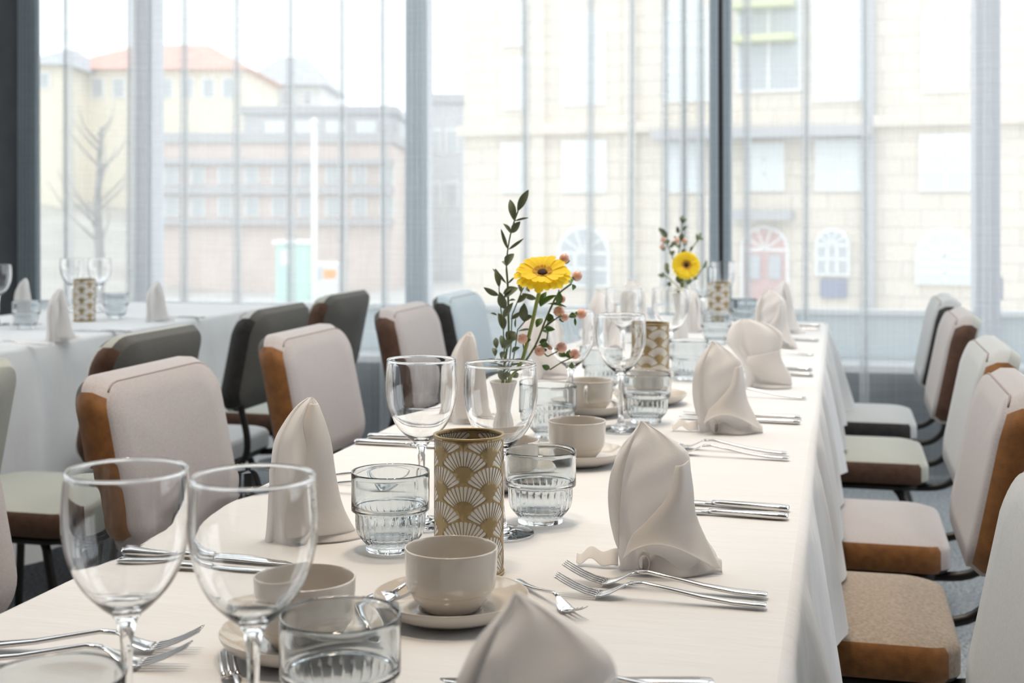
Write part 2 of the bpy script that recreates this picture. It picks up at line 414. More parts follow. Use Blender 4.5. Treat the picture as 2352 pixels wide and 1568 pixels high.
def stone():
    m, n, l, p, o = new_mat('sandstone_ashlar')
    tc = n.new('ShaderNodeTexCoord'); mp = n.new('ShaderNodeMapping'); mp.inputs['Rotation'].default_value = (PI / 2, 0, 0); l.new(tc.outputs['Object'], mp.inputs[0])
    b = n.new('ShaderNodeTexBrick'); b.inputs['Color1'].default_value = (.79, .72, .62, 1); b.inputs['Color2'].default_value = (.74, .67, .58, 1); b.inputs['Mortar'].default_value = (.66, .60, .53, 1)
    b.inputs['Scale'].default_value = 1; b.inputs['Brick Width'].default_value = .8; b.inputs['Row Height'].default_value = .38; b.inputs['Mortar Size'].default_value = .018
    l.new(mp.outputs[0], b.inputs[0]); l.new(b.outputs['Color'], p.inputs['Base Color']); p.inputs['Roughness'].default_value = .9
    bp = n.new('ShaderNodeBump'); bp.inputs['Distance'].default_value = .03; bp.invert = True; l.new(b.outputs['Fac'], bp.inputs['Height']); l.new(bp.outputs[0], p.inputs['Normal'])
    return m
M['stone'] = stone()
g = mesh('street', [(-90, 6.6, GROUND), (90, 6.6, GROUND), (90, 120, GROUND), (-90, 120, GROUND)], [(0, 1, 2, 3)], M['street'], smooth=False); struct(g)
def hill(u, v):
    x = -70 + 62 * u; y = 36 + 75 * v
    return (x, y, GROUND - .2 + 9.5 * (v ** .8) * min(1, (1 - u) * 3) + .4 * math.sin(x * .3) * v)
struct(grid('hillside', hill, 24, 16, M['hill']))

FA = math.radians(22.0); FU = Vector((math.cos(FA), -math.sin(FA), 0)); FN = Vector((math.sin(FA), math.cos(FA), 0)); F0 = Vector((0, 32, 0))
def fac(px, py):
    k = (px - 1176) / FPX; t = k * F0.y / (FU.x - k * FU.y); y = F0.y + FU.y * t
    return t, CAMZ - (py - HOR) / FPX * y
def arch_outline(x0, x1, z0, z1, n=14, flat=False):
    r = (x1 - x0) / 2; cx = (x0 + x1) / 2
    if flat: return [(x0, z0), (x1, z0), (x1, z1), (x0, z1)]
    zc = z1 - r
    return [(x0, z0), (x1, z0)] + [(cx + r * math.cos(PI * k / n), zc + r * math.sin(PI * k / n)) for k in range(n + 1)]
def prism(name, pts, y0, y1, mat, parent):
    n = len(pts); vs = [(x, y0, z) for x, z in pts] + [(x, y1, z) for x, z in pts]
    fs = [tuple(range(n)), tuple(range(2 * n - 1, n - 1, -1))] + [(i, i + n, (i + 1) % n + n, (i + 1) % n) for i in range(n)]
    return mesh(name, vs, fs, mat, parent, smooth=False)
hall = empty('stone_building', F0, -FA)
tag(hall, 'pale sandstone building with arched windows across the street', 'building')
ta, _ = fac(1066, 0); tb, _ = fac(2900, 0)
box('stone_wall', ta, tb, 0, 9, GROUND, 13, M['stone'], hall)
_, zc = fac(1488, 294)
box('cornice', ta - .1, tb, -.28, 0, zc - .10, zc + .14, M['stone'], hall)
def hall_window(px0, px1, py0, py1, arch=False, glassm='sky_glass', bars=(2, 3), name='window'):
    t0, z1 = fac(px0, py0); t1, _ = fac(px1, py0); _, z0 = fac((px0 + px1) / 2, py1)
    s = .07
    w = prism(name, arch_outline(t0 - s, t1 + s, z0 - s, z1 + s, flat=not arch), -.10, .02, M['white_frame'], hall)
    prism('glazing', arch_outline(t0, t1, z0, z1, flat=not arch), -.12, -.02, M[glassm], w)
    for k in range(1, bars[0]):
        x = t0 + (t1 - t0) * k / bars[0]
        zt = z1 if not arch else (z1 - (t1 - t0) / 2)
        box('glazing_bar', x - .03, x + .03, -.14, -.12, z0, zt, M['white_frame'], w)
    zt = z1 if not arch else (z1 - (t1 - t0) / 2)
    for k in range(1, bars[1] + (1 if arch else 0)):
        z = z0 + (zt - z0) * k / bars[1]
        box('glazing_bar', t0, t1, -.14, -.12, z - .03, z + .03, M['white_frame'], w)
    if arch:
        cx = (t0 + t1) / 2; r = (t1 - t0) / 2
        for k in range(1, 5):
            a = PI * k / 5; box('glazing_bar', -.02, .02, -.14, -.12, 0, r, M['white_frame'], w).matrix_local = Matrix.Translation((cx, 0, zt)) @ Matrix.Rotation(PI / 2 - a, 4, 'Y')
    return w
for a in ((1160, 1200, 22, 100), (1160, 1205, 142, 246), (1160, 1200, 335, 436), (1300, 1388, 330, 436), (1535, 1612, 330, 436), (1720, 1796, 335, 432), (1880, 1976, 328, 432), (2120, 2226, 316, 432)):
    hall_window(*a)
hall_window(1297, 1386, 35, 236, True); hall_window(1532, 1625, 0, 228, True); hall_window(1875, 1985, -40, 226, False)
hall_window(2125, 2215, 5, 205, True); hall_window(1700, 1836, -30, 205, False, 'dim_glass', (2, 2))
hall_window(1290, 1396, 525, 652, True, 'dim_glass', (3, 2)); hall_window(1880, 1946, 530, 626, True, 'dim_glass', (3, 2)); hall_window(2110, 2232, 530, 646, True)
for py in (12, 88):
    t0, z0 = fac(1690, py + 16); t1, z1 = fac(1830, py - 6)
    prism('awning', [(t0, z0), (t1, z0), (t1, z1), (t0, z1)], -.7, -.14, M['awning'], hall)
dr = hall_window(1710, 1806, 525, 690, True, 'rose_door', (1, 1), 'door')
for px in (1735, 1782):
    t0, z0 = fac(px - 14, 640); t1, z1 = fac(px + 14, 585); box('door_pane', t0, t1, -.15, -.11, z0, z1, M['dim_glass'], dr)
t0, z0 = fac(1517, 324); t1, z1 = fac(2008, 292); box('fascia', t0, t1, -.9, 0, z0, z1, M['ledge'], hall)
t0, _ = fac(1988, 300); t1, _ = fac(2012, 300); box('downpipe', t0, t1, -.30, -.02, GROUND, 8, M['ledge'], hall, .05)
for px in (1452, 1240): 
    t0, _ = fac(px - 14, 300); t1, _ = fac(px + 14, 300); box('pilaster', t0, t1, -.16, 0, GROUND, 9, M['stone'], hall)
t0, z0 = fac(1886, 682); t1, z1 = fac(1945, 642); box('wall_sign', t0, t1, -.12, 0, z0, z1, M['slate_sign'], hall)
t0, z0 = fac(1690, 505); t1, z1 = fac(1825, 483); box('door_canopy', t0, t1, -.5, 0, z0, z1, M['ledge'], hall)

def house(name, label, px0, px1, ytop, d, depth, ridge, wallm, roofm, wins, zbase=GROUND, hip=.3):
    a = PD(px0, ytop, d); b = PD(px1, ytop, d); rz = PD(px0, ridge, d).z
    o = empty(name, ((a.x + b.x) / 2, d, zbase)); tag(o, label, 'house')
    w = (b.x - a.x) / 2; h = a.z - zbase
    box('wall', -w, w, 0, depth, 0, h, wallm, o)
    e = .5; r = rz - zbase
    vs = [(-w - e, -e, h), (w + e, -e, h), (w + e, depth + e, h), (-w - e, depth + e, h), (-w + 2 * w * hip, depth / 2, r), (w - 2 * w * hip, depth / 2, r)]
    recalc(mesh('roof', vs, [(0, 1, 5, 4), (1, 2, 5), (2, 3, 4, 5), (3, 0, 4), (0, 3, 2, 1)], roofm, o, smooth=False))
    for (x0, x1, y0, y1) in wins:
        p = PD(x0, y1, d) - o.location; q = PD(x1, y0, d) - o.location
        f = box('window', p.x - .1, q.x + .1, -.08, 0, p.z - .1, q.z + .1, M['white_frame'], o); box('pane', p.x, q.x, -.11, -.07, p.z, q.z, M['dim_glass'], f)
    return o
house('red_roof_house', 'yellow house with a red tiled roof seen through the left curtain', 130, 560, 160, 70, 10, 76, M['yellow_wall'], M['red_roof'],
      [(x, x + 22, 182, 222) for x in (168, 214, 262, 372, 420, 468, 514)])
house('slate_roof_house', 'white house with a slate roof beside the red-roofed house', 560, 735, 196, 82, 9, 112, M['white_wall'], M['grey_roof'], [(600, 620, 210, 240), (650, 670, 210, 240), (700, 715, 210, 240)])
house('gable_house', 'small yellow house at the far left edge of the curtains', 60, 140, 150, 66, 8, 92, M['yellow_wall'], M['grey_roof'], [(95, 112, 170, 200)])
def block(name, label, px0, px1, y0, d, depth, wallm, bands, wins, winm):
    a = PD(px0, y0, d); b = PD(px1, y0, d); o = empty(name, ((a.x + b.x) / 2, d, GROUND)); tag(o, label, 'building')
    w = (b.x - a.x) / 2; h = a.z - GROUND
    box('wall', -w, w, 0, depth, 0, h, wallm, o); box('parapet', -w - .15, w + .15, -.15, depth, h, h + .35, M['ledge'], o)
    for (p0, p1) in bands:
        zb = PD(px0, p1, d).z - GROUND; zt = PD(px0, p0, d).z - GROUND; box('ledge', -w - .1, w + .1, -.35, 0, zb, zt, M['ledge'], o)
    for (x0, x1, p0, p1) in wins:
        p = PD(x0, p1, d) - o.location; q = PD(x1, p0, d) - o.location
        f = box('window', p.x - .06, q.x + .06, -.06, 0, p.z - .06, q.z + .06, M['white_frame'], o); box('pane', p.x, q.x, -.09, -.05, p.z, q.z, winm, f)
    return o
block('flat_roof_building', 'long grey flat-roofed building below the slate roof', 560, 905, 262, 58, 8, M['grey_wall'], [], [(x, x + 40, 282, 312) for x in (612, 680, 752, 822)], M['sky_glass'])
block('brick_building', 'low reddish brick building with grey ledges behind the white pole', 350, 900, 328, 46, 6, M['brick'], [(366, 378), (428, 446), (504, 516)],
      [(x, x + 26, 386, 420) for x in range(380, 880, 62)] + [(x, x + 26, 456, 494) for x in range(380, 880, 62)], M['dim_glass'])
block('grey_tower', 'plain grey building wall left of the sandstone facade', 968, 1062, 236, 52, 8, M['grey_wall'], [], [(985, 1010, 300, 350), (1025, 1050, 300, 350), (985, 1010, 420, 470), (1025, 1050, 420, 470)], M['dim_glass'])
pp = PD(722, 300, 22); pole = empty('flag_pole', (pp.x, 22, GROUND)); tag(pole, 'tall white pole standing in front of the brick building', 'pole')
zt = PD(722, 285, 22).z - GROUND; tube('shaft', [(0, 0, 0), (0, 0, zt)], .05, M['white_frame'], pole); lathe('finial', [(0, zt + .12), (.07, zt + .06), (.06, zt), (0, zt)], 12, M['white_frame'], pole); lathe('footing', [(.14, 0), (.14, .1), (.06, .18)], 12, M['ledge'], pole)
kp = PD(670, 560, 26); k = empty('kiosk', (kp.x, 26, GROUND)); tag(k, 'small mint green kiosk near the foot of the white pole', 'kiosk')
zk = PD(670, 552, 26).z - GROUND; box('kiosk_body', -.32, .32, 0, .7, 0, zk - .08, M['mint'], k, .01); box('kiosk_roof', -.38, .38, -.06, .76, zk - .08, zk, M['white_frame'], k, .01); box('kiosk_window', -.22, .0, -.02, 0, zk - .5, zk - .2, M['white_frame'], k)
vp = PD(746, 620, 24); v = empty('delivery_van', (vp.x, 24, GROUND)); tag(v, 'small white van with an orange stripe right of the kiosk', 'van')
zv = PD(746, 604, 24).z - GROUND; box('van_body', -.24, .24, 0, .9, .25, zv, M['white_wall'], v, .04); box('stripe', -.02, .2, -.01, 0, zv - .28, zv - .12, M['orange'], v); box('windscreen', -.2, -.05, -.01, .0, zv - .3, zv - .08, M['dim_glass'], v)
for x in (-.17, .17): lathe('wheel', [(0, -.04), (.13, -.04), (.13, .04), (0, .04)], 14, M['ledge'], v).matrix_local = Matrix.Translation((x, .06, .13)) @ Matrix.Rotation(PI / 2, 4, 'X')
lp = PD(2268, 600, 14); ls = empty('lamp_post', (lp.x, 14, GROUND)); tag(ls, 'slate blue lamp post in front of the sandstone facade on the right', 'lamp post')
tube('post', [(0, 0, 0), (0, 0, 2.6), (0, 0, 5.2)], [.07, .06, .05], M['post'], ls); lathe('post_base', [(.13, 0), (.13, .5), (.09, .6), (.07, .65)], 14, M['post'], ls)
pz = PD(2285, 662, 14); box('meter_box', .03, .15, -.08, .08, pz.z - GROUND - .13, pz.z - GROUND + .13, M['post'], ls, .03)
# a bare tree in front of the yellow house
tp = PD(225, 500, 34); tr = empty('bare_tree', (tp.x, 34, GROUND)); tag(tr, 'leafless grey tree in front of the yellow house', 'tree')
tube('trunk', [(0, 0, 0), (.05, 0, 1.5), (-.05, .1, 3), (.1, 0, 5)], [.16, .13, .1, .05], M['bark'], tr)
rb = random.Random(3)
for k in range(16):
    a = rb.random() * 2 * PI; z = 1.8 + k * .2; L = 1.5 - k * .05
    p = Vector((0, 0, z)); q = p + Vector((math.cos(a) * L * .5, math.sin(a) * L * .5, L * .5)); r = q + Vector((math.cos(a + .5) * L * .4, math.sin(a + .5) * L * .4, L * .6))
    tube('branch', [p, q, r], [.035, .022, .008], M['bark'], tr, 5)

# ------------------------------------------------------------------ tables and cloths
def table(label, s0, s1, l0, l1):
    t = empty('dining_table', SL((s0 + s1) / 2, (l0 + l1) / 2, 0), -TA); tag(t, label, 'table')
    hs, hl = (s1 - s0) / 2, (l1 - l0) / 2
    box('table_top', -hl + .012, hl - .012, -hs + .012, hs - .012, TOP - .032, TOP - .004, M['wood'], t, .003)
    for sx in (-1, 1):
        for sy in (-1, 1): box('leg', sx * (hl - .09) - .02, sx * (hl - .09) + .02, sy * (hs - .09) - .02, sy * (hs - .09) + .02, 0, TOP - .032, M['frame'], t)
    return t
def tablecloth(label, s0, s1, l0, l1, drops, seed, tuck=0.0):
    """drops: right, far, left, near; a top sheet and a hanging skirt in one cloth"""
    rnd = random.Random(seed); hs, hl = (s1 - s0) / 2, (l1 - l0) / 2
    R = .012; per = []
    def edge(ax, ay, bx, by, nx, ny, drop, n):
        for k in range(n): per.append((ax + (bx - ax) * k / n, ay + (by - ay) * k / n, nx, ny, drop, k / n))
    nl, nw = int((s1 - s0) / .03), int((l1 - l0) / .03)
    edge(hl, -hs, hl, hs, 1, 0, drops[0], nl); edge(hl, hs, -hl, hs, 0, 1, drops[1], nw)
    edge(-hl, hs, -hl, -hs, -1, 0, drops[2], nl); edge(-hl, -hs, hl, -hs, 0, -1, drops[3], nw)
    N = len(per); vs, fs = [], []
    # smooth the normals and drops round the corners
    def sm(i, k): return sum(per[(i + j) % N][k] for j in range(-4, 5)) / 9
    nrm = []
    for i in range(N):
        v = Vector((sm(i, 2), sm(i, 3))); nrm.append((v.normalized(), sm(i, 4), 1 - v.length))
    rows = [(0, -1), (.35, -.12), (.75, -.55)]
    hs_ = [(-R, 0), (-R * .3, -R * .3), (0, -R)]
    steps = 9
    for (o_, dz) in hs_:
        for i in range(N):
            x, y = per[i][0], per[i][1]; n = nrm[i][0]
            vs.append((x + n.x * o_, y + n.y * o_, dz))
    acc = 0; ph = [rnd.random() * 6 for _ in range(4)]
    for j in range(1, steps + 1):
        f = j / steps
        for i in range(N):
            x, y = per[i][0], per[i][1]; n, drop, corner = nrm[i]
            arc = i * .03
            fold = .5 + .5 * math.sin(arc * 2 * PI / .34 + ph[0] + 1.2 * math.sin(arc * 1.7 + ph[1]))
            fold2 = .5 + .5 * math.sin(arc * 2 * PI / .15 + ph[2] + math.sin(arc * 3.1 + ph[3]))
            out = f ** .8 * (.004 + .040 * fold ** 2 + .016 * fold2) + corner * f * .22
            if tuck and per[i][2] == 1: out -= tuck * min(1, f * drop / .26) * (1 - corner)
            vs.append((x + n.x * out, y + n.y * out, -R - (drop - R) * f))
    rowsN = len(hs_) + steps
    for j in range(rowsN - 1):
        for i in range(N):
            i2 = (i + 1) % N; fs.append((j * N + i, (j + 1) * N + i, (j + 1) * N + i2, j * N + i2))
    # top sheet grid joined along the perimeter by an inner grid
    gx, gy = nw - 1, nl - 1; base = len(vs)
    for b in range(nl + 1):
        for a in range(nw + 1):
            x = -(hl - R) + 2 * (hl - R) * a / nw; y = -(hs - R) + 2 * (hs - R) * b / nl
            e = min(1, min(hl - abs(x), hs - abs(y)) / .05)
            vs.append((x, y, -.0004 * e * (1 + noise.noise(Vector((x * 7, y * 3, seed))))))
    for b in range(nl):
        for a in range(nw):
            k = base + b * (nw + 1) + a; fs.append((k, k + 1, k + nw + 2, k + nw + 1))
    ob = mesh('tablecloth', vs, fs, M['tablecloth'], loc=SL((s0 + s1) / 2, (l0 + l1) / 2, TOP)); ob.rotation_euler = (0, 0, -TA)
    bm = bmesh.new(); bm.from_mesh(ob.data); bmesh.ops.remove_doubles(bm, verts=bm.verts, dist=.0012); bmesh.ops.recalc_face_normals(bm, faces=bm.faces); bm.to_mesh(ob.data); bm.free()
    return tag(ob, label, 'tablecloth')
table('long dining table under the white cloth with the gerberas', .62, 4.48, -.760, -.036)
tablecloth('white tablecloth on the long table with the gerberas', .62, 4.48, -.760, -.036, (.268, .40, .268, .40), 3)
table('second dining table under the white cloth at the far left', 2.2, 4.80, -2.90, -2.155)
tablecloth('white tablecloth hanging low on the table at the far left', 2.2, 4.80, -2.90, -2.155, (.58, .55, .55, .5), 5, 0)

# ------------------------------------------------------------------ chairs
def pad(w, h, r, t, dome, cmap, e):
    """upholstered slab: returns (front+ends shell, side strips, rear) as vertex/face lists.
    a across, b along, c thickness (front at +t/2)."""
    loop = round_rect(w, h, r, 7); n = len(loop)
    st = [(.0, t / 2 + dome), (.35, t / 2 + dome * .86), (.7, t / 2 + dome * .5), (.93, t / 2 + dome * .05)]
    def ring(scale_in, c): 
        return [cmap(x - math.copysign(min(abs(x), scale_in), x) if scale_in else x, y - math.copysign(min(abs(y), scale_in), y) if scale_in else y, c) for x, y, _ in loop]
    def sring(s, c): return [cmap(x * s, y * s, c) for x, y, _ in loop]
    fr = [sring(.35, t / 2 + dome * .9), sring(.7, t / 2 + dome * .55), sring(.92, t / 2 + dome * .08), ring(e * .45, t / 2 - e * .25), ring(0, t / 2 - e)]
    bk = [ring(0, -t / 2 + e), ring(e * .45, -t / 2 + e * .25), sring(.9, -t / 2), sring(.4, -t / 2 - dome * .3)]
    def strip(A, B, sel=None):
        vs = A + B; fs = []
        for i in range(n):
            i2 = (i + 1) % n
            if sel is None or sel(i): fs.append((i, i2, n + i2, n + i))
        return vs, fs
    def merge(lst):
        vs, fs = [], []
        for v, f in lst:
            o = len(vs); vs += v; fs += [tuple(k + o for k in q) for q in f]
        return vs, fs
    def side(i):
        x0, y0, _ = loop[i]; x1, y1, _ = loop[(i + 1) % n]; nx, ny = (y1 - y0), -(x1 - x0); return abs(nx) > abs(ny) * 1.0 and True
    cen = cmap(0, 0, t / 2 + dome); cenb = cmap(0, 0, -t / 2 - dome * .4)
    shell = merge([([cen] + fr[0], [(0, 1 + i, 1 + (i + 1) % n) for i in range(n)])] + [strip(fr[k + 1], fr[k]) for k in range(len(fr) - 2)] + [strip(fr[-1], fr[-2], lambda i: not side(i)), strip(bk[0], fr[-1], lambda i: not side(i))])
    sides = [merge([strip(A, B, lambda i, q=q: side(i) and (loop[i][0] > 0) == q) for A, B in ((fr[-1], fr[-2]), (bk[0], fr[-1]), (bk[1], bk[0]))]) for q in (True, False)]
    rear = merge([strip(bk[1], bk[0], lambda i: not side(i))] + [strip(bk[k + 1], bk[k]) for k in range(1, len(bk) - 1)] + [([cenb] + bk[-1], [(0, 1 + (i + 1) % n, 1 + i) for i in range(n)])])
    edge = fr[-2]
    return shell, sides, rear, edge
def clean(o):
    bm = bmesh.new(); bm.from_mesh(o.data); bmesh.ops.remove_doubles(bm, verts=bm.verts, dist=1e-5)
    loose = [v for v in bm.verts if not v.link_faces]; bmesh.ops.delete(bm, geom=loose, context='VERTS')
    bm.to_mesh(o.data); bm.free(); return o
CH_CACHE = {}
def chair(label, s, l, facing, front, sidem, rearm, seatm, group, turn=0.0):
    """facing +1: towards +V (right), -1: towards -V (left); local +y is the chair's front"""
    key = (front, sidem, rearm, seatm)
    rz = -TA + (-PI / 2 if facing > 0 else PI / 2) + turn
    if key in CH_CACHE: c = copy_tree(CH_CACHE[key])
    else:
        c = empty('dining_chair')
        def smap(a, b, k):   # seat: a across, b depth, k up
            return Vector((a, b, .428 + k - .006 * (b / .2) ** 2))
        sh, sd, rr, ed = pad(.41, .42, .055, .060, .010, smap, .012)
        seat = clean(mesh('seat', *sh, M[seatm], c))
        for q in sd: clean(mesh('seat_side', *q, M[sidem], c))
        clean(mesh('seat_pan', *rr, M['under'], c))
        z0, hh = .552, .286
        def bmap(a, b, k):
            z = z0 + hh / 2 + b; lean = -.222 - (z - z0) * .20
            return Vector((a, lean - .033 + k + .25 * a * a - .10 * max(0, (z - .77)) , z))
        sh, sd, rr, ed = pad(.41, hh, .058, .068, .008, bmap, .024)
        clean(mesh('backrest', *sh, M[front], c))
        for q in sd: clean(mesh('backrest_side', *q, M[sidem], c))
        clean(mesh('backrest_rear', *rr, M[rearm], c))
        n4 = len(ed); top = [p + Vector((0, .001, .001)) for p in ed[4:12]]
        tube('piping', top, .0016, M['piping'], c, 5)
        fr = 'frame'
        tube('seat_frame', [(x, y, .386) for x, y, _ in round_rect(.36, .37, .05, 4)] + [(.18, .135, .386)], .009, M[fr], c, 8)
        for sx in (-1, 1):
            tube('backrest_tube', spline([(sx * .15, -.10, .384), (sx * .155, -.17, .383), (sx * .16, -.245, .392), (sx * .162, -.288, .43), (sx * .162, -.292, .49), (sx * .162, -.276, .56), (sx * .16, -.272, .62)], 4), .010, M[fr], c, 8)
            tube('leg', spline([(sx * .15, .13, .392), (sx * .17, .155, .36), (sx * .185, .17, .28), (sx * .20, .19, 0)], 4), [.011] * 4 + [.0105] * 8 + [.009], M[fr], c, 8)
            tube('leg', spline([(sx * .14, -.10, .392), (sx * .165, -.135, .37), (sx * .18, -.16, .30), (sx * .195, -.24, 0)], 4), [.011] * 4 + [.0105] * 8 + [.009], M[fr], c, 8)
        CH_CACHE[key] = c
    c.location = SL(s, l, 0); c.rotation_euler = (0, 0, rz)
    tag(c, label, 'chair', group); return c
GR, GL, GF = 'chairs along the right side of the long table', 'chairs along the left side of the long table', 'chairs at the far left table'
chair('pale grey chair with olive sides nearest the camera on the right', 1.37, -.082, -1, 'pale', 'olive', 'taupe', 'sand', GR)
chair('blush chair with caramel sides and a sand seat, second on the right', 2.265, -.03, -1, 'pink', 'caramel', 'pale', 'sand', GR)
chair('pale grey chair with caramel sides and a blush seat, third on the right', 2.885, .003, -1, 'pale', 'caramel', 'sage', 'pink', GR)
chair('blush chair with dark brown sides and a sage seat, fourth on the right', 3.75, .016, -1, 'pink', 'brown', 'sage', 'sage', GR)
chair('pale chair with black sides nearest the window on the right', 4.42, .023, -1, 'pale', 'blackf', 'pale', 'pale', GR)
chair('chair cut off by the left edge of the picture, nearest on the left side', 1.40, -.883, 1, 'pink', 'caramel', 'taupe', 'pink', GL)
chair('blush chair with worn caramel side behind the two near wine glasses', 2.08, -.883, 1, 'pink', 'caramel', 'taupe', 'pink', GL)
chair('blush grey chair with caramel side left of the standing napkin', 2.81, -.90, 1, 'pink', 'caramel', 'taupe', 'pink', GL)
chair('blush grey chair with brown side left of the blue-grey chair', 3.60, -.92, 1, 'pink', 'brown', 'taupe', 'pink', GL)
chair('blue-grey chair with black side below the gathered curtain', 4.20, -.94, 1, 'bluegrey', 'blackf', 'taupe', 'pale', GL)
chair('pale chair back at the left edge next to the far left table', 1.97, -1.83, -1, 'sage', 'brown', 'sage', 'sage', GF)
chair('dark backed chair with a sage seat at the far left table', 2.71, -1.835, -1, 'sage', 'brown', 'taupe', 'sage', GF)
chair('black sided chair with a pale seat in the middle of the far left row', 3.49, -1.885, -1, 'pale', 'blackf', 'taupe', 'pale', GF)
chair('taupe backed chair nearest the window at the far left table', 4.12, -1.925, -1, 'sage', 'brown', 'taupe', 'sage', GF)

# ------------------------------------------------------------------ glassware
def ring_profile(pts, n=4): return [(p.x, p.y) for p in spline([(a, b, 0) for a, b in pts], n)]
WG = {}
def wine_glass(label, px, py, d=None, h=.196, group='wine glasses'):
    """placed by the centre of its rim in the photograph"""
    if not WG:
        t = empty('wine_glass')
        foot = [(0, 0), (.030, .0004), (.0365, .0006), (.0385, .0018), (.037, .0032), (.030, .0042), (.018, .0058), (.0095, .0095), (.0058, .016)]
        stem = [(.0058, .016), (.0046, .026), (.0040, .045), (.0040, .065), (.0046, .082), (.0066, .092), (.0105, .0985)]
        bowl = [(.0105, .0985), (.0185, .1050), (.0300, .1180), (.0380, .1350), (.0418, .1530), (.0425, .1660), (.0418, .1820), (.0408, .1930), (.0409, .1946), (.0405, .1957), (.0399, .1960), (.0393, .1956), (.0391, .1945),
                (.0396, .1928), (.0406, .1820), (.0412, .1660), (.0405, .1535), (.0370, .1356), (.0289, .1189), (.0172, .1066), (.0065, .1018), (0, .1010)]
        lathe('foot', ring_profile(foot, 3), 56, M['glass'], t); lathe('stem', ring_profile(stem, 4), 56, M['glass'], t); lathe('bowl', ring_profile(bowl, 4), 56, M['glass'], t)
        WG['p'] = t; g = t
    else: g = copy_tree(WG['p'])
    p = P(px, py, TOP + h)
    g.location = (p.x, p.y, TOP + .0006); g.rotation_euler = (0, 0, random.random() * 6)
    tag(g, label, 'wine glass', group); return g
TB = {}
def tumbler(label, px, py, group='ribbed water tumblers'):
    if not TB:
        out = [(0, .0012), (.020, .0010), (.0255, .0008), (.0268, .0020), (.0268, .0075), (.0290, .0105), (.0335, .0155), (.0368, .0215), (.0382, .0300), (.0386, .0430), (.0390, .0446),
               (.0420, .0452), (.0426, .0472), (.0425, .0680), (.0427, .0850), (.0420, .0862), (.0410, .0856), (.0402, .0800), (.0398, .0560), (.0390, .0500), (.0362, .0440), (.0356, .0300), (.0340, .0215), (.0300, .0165), (.0220, .0140), (0, .0132)]
        prof = [(p.x, p.y) for p in spline([(a, b, 0) for a, b in out], 3)]
        nout = 15 * 3
        idx = {}
        def rf(r, z, a):
            return r
        n = 196
        vs, fs, rings = [], [], []
        for q, (r, z) in enumerate(prof):
            if r < 1e-6: rings.append([len(vs)]); vs.append((0, 0, z)); continue
            amp = 0.0
            if q < nout: amp = .0011 * max(0, min(1, (z - .006) / .012)) * max(0, min(1, (.0430 - z) / .004))
            rings.append(list(range(len(vs), len(vs) + n)))
            for k in range(n):
                a = 2 * PI * k / n; c = abs(math.sin(a * 14)); rr = r - amp * (1 - c) ** 4 * 1.6
                vs.append((rr * math.cos(a), rr * math.sin(a), z))
        for A, B in zip(rings, rings[1:]):
            for k in range(n):
                k2 = (k + 1) % n
                if len(A) == 1: fs.append((A[0], B[k2], B[k]))
                elif len(B) == 1: fs.append((A[k], A[k2], B[0]))
                else: fs.append((A[k], A[k2], B[k2], B[k]))
        o = mesh('water_tumbler', vs, fs, M['tumbler']); recalc(o); TB['p'] = o
    else:
        o = TB['p'].copy(); COL.objects.link(o)
    p = P(px, py, TOP + .086); o.location = (p.x, p.y, TOP + .0006); o.rotation_euler = (0, 0, random.random() * 6)
    return tag(o, label, 'tumbler', group)
wine_glass('large wine glass at the near left corner of the table', 291, 1077)
wine_glass('large wine glass just left of the near tumbler', 582, 1092)
wine_glass('wine glass behind the left tumbler, left of the brass candle holder', 968, 824)
wine_glass('wine glass in front of the white bud vase', 1150, 834)
wine_glass('wine glass in front of the second patterned candle holder', 1426, 722)
wine_glass('wine glass right of the coral berries', 1311, 714)
wine_glass('wine glass in front of the purple-grey napkins at the far end', 1433, 662)
wine_glass('wine glass below the far gerbera', 1540, 662)
wine_glass('far wine glass just right of the far gerbera', 1614, 612)
wine_glass('farthest wine glass in front of the dark window stile', 1662, 601)
wine_glass('left glass of the pair behind the far left candle holder', 166, 594)
wine_glass('right glass of the pair behind the far left candle holder', 229, 594)
wine_glass('wine glass cut off by the left edge of the picture', -5, 608)
tumbler('ribbed tumbler left of the brass candle holder', 897, 1083)
tumbler('ribbed tumbler right of the brass candle holder', 1241, 1034)
tumbler('large ribbed tumbler in the near foreground beside the left cup', 782, 1412)
tumbler('tumbler cut off by the bottom left corner of the picture', 122, 1556)
tumbler('tumbler in front of the fourth cup', 1484, 858)
tumbler('tumbler right of the bud vase', 1265, 884)
tumbler('tumbler right of the second patterned candle holder', 1582, 782)
tumbler('tumbler half hidden behind the third wine glass pair', 1384, 800)
tumbler('far tumbler in front of the third candle holder', 1645, 718)
tumbler('farthest tumbler right of the third candle holder', 1708, 687)
tumbler('tumbler right of the candle holder on the far left table', 266, 674)
tumbler('tumbler at the left edge on the far left table', 60, 692)

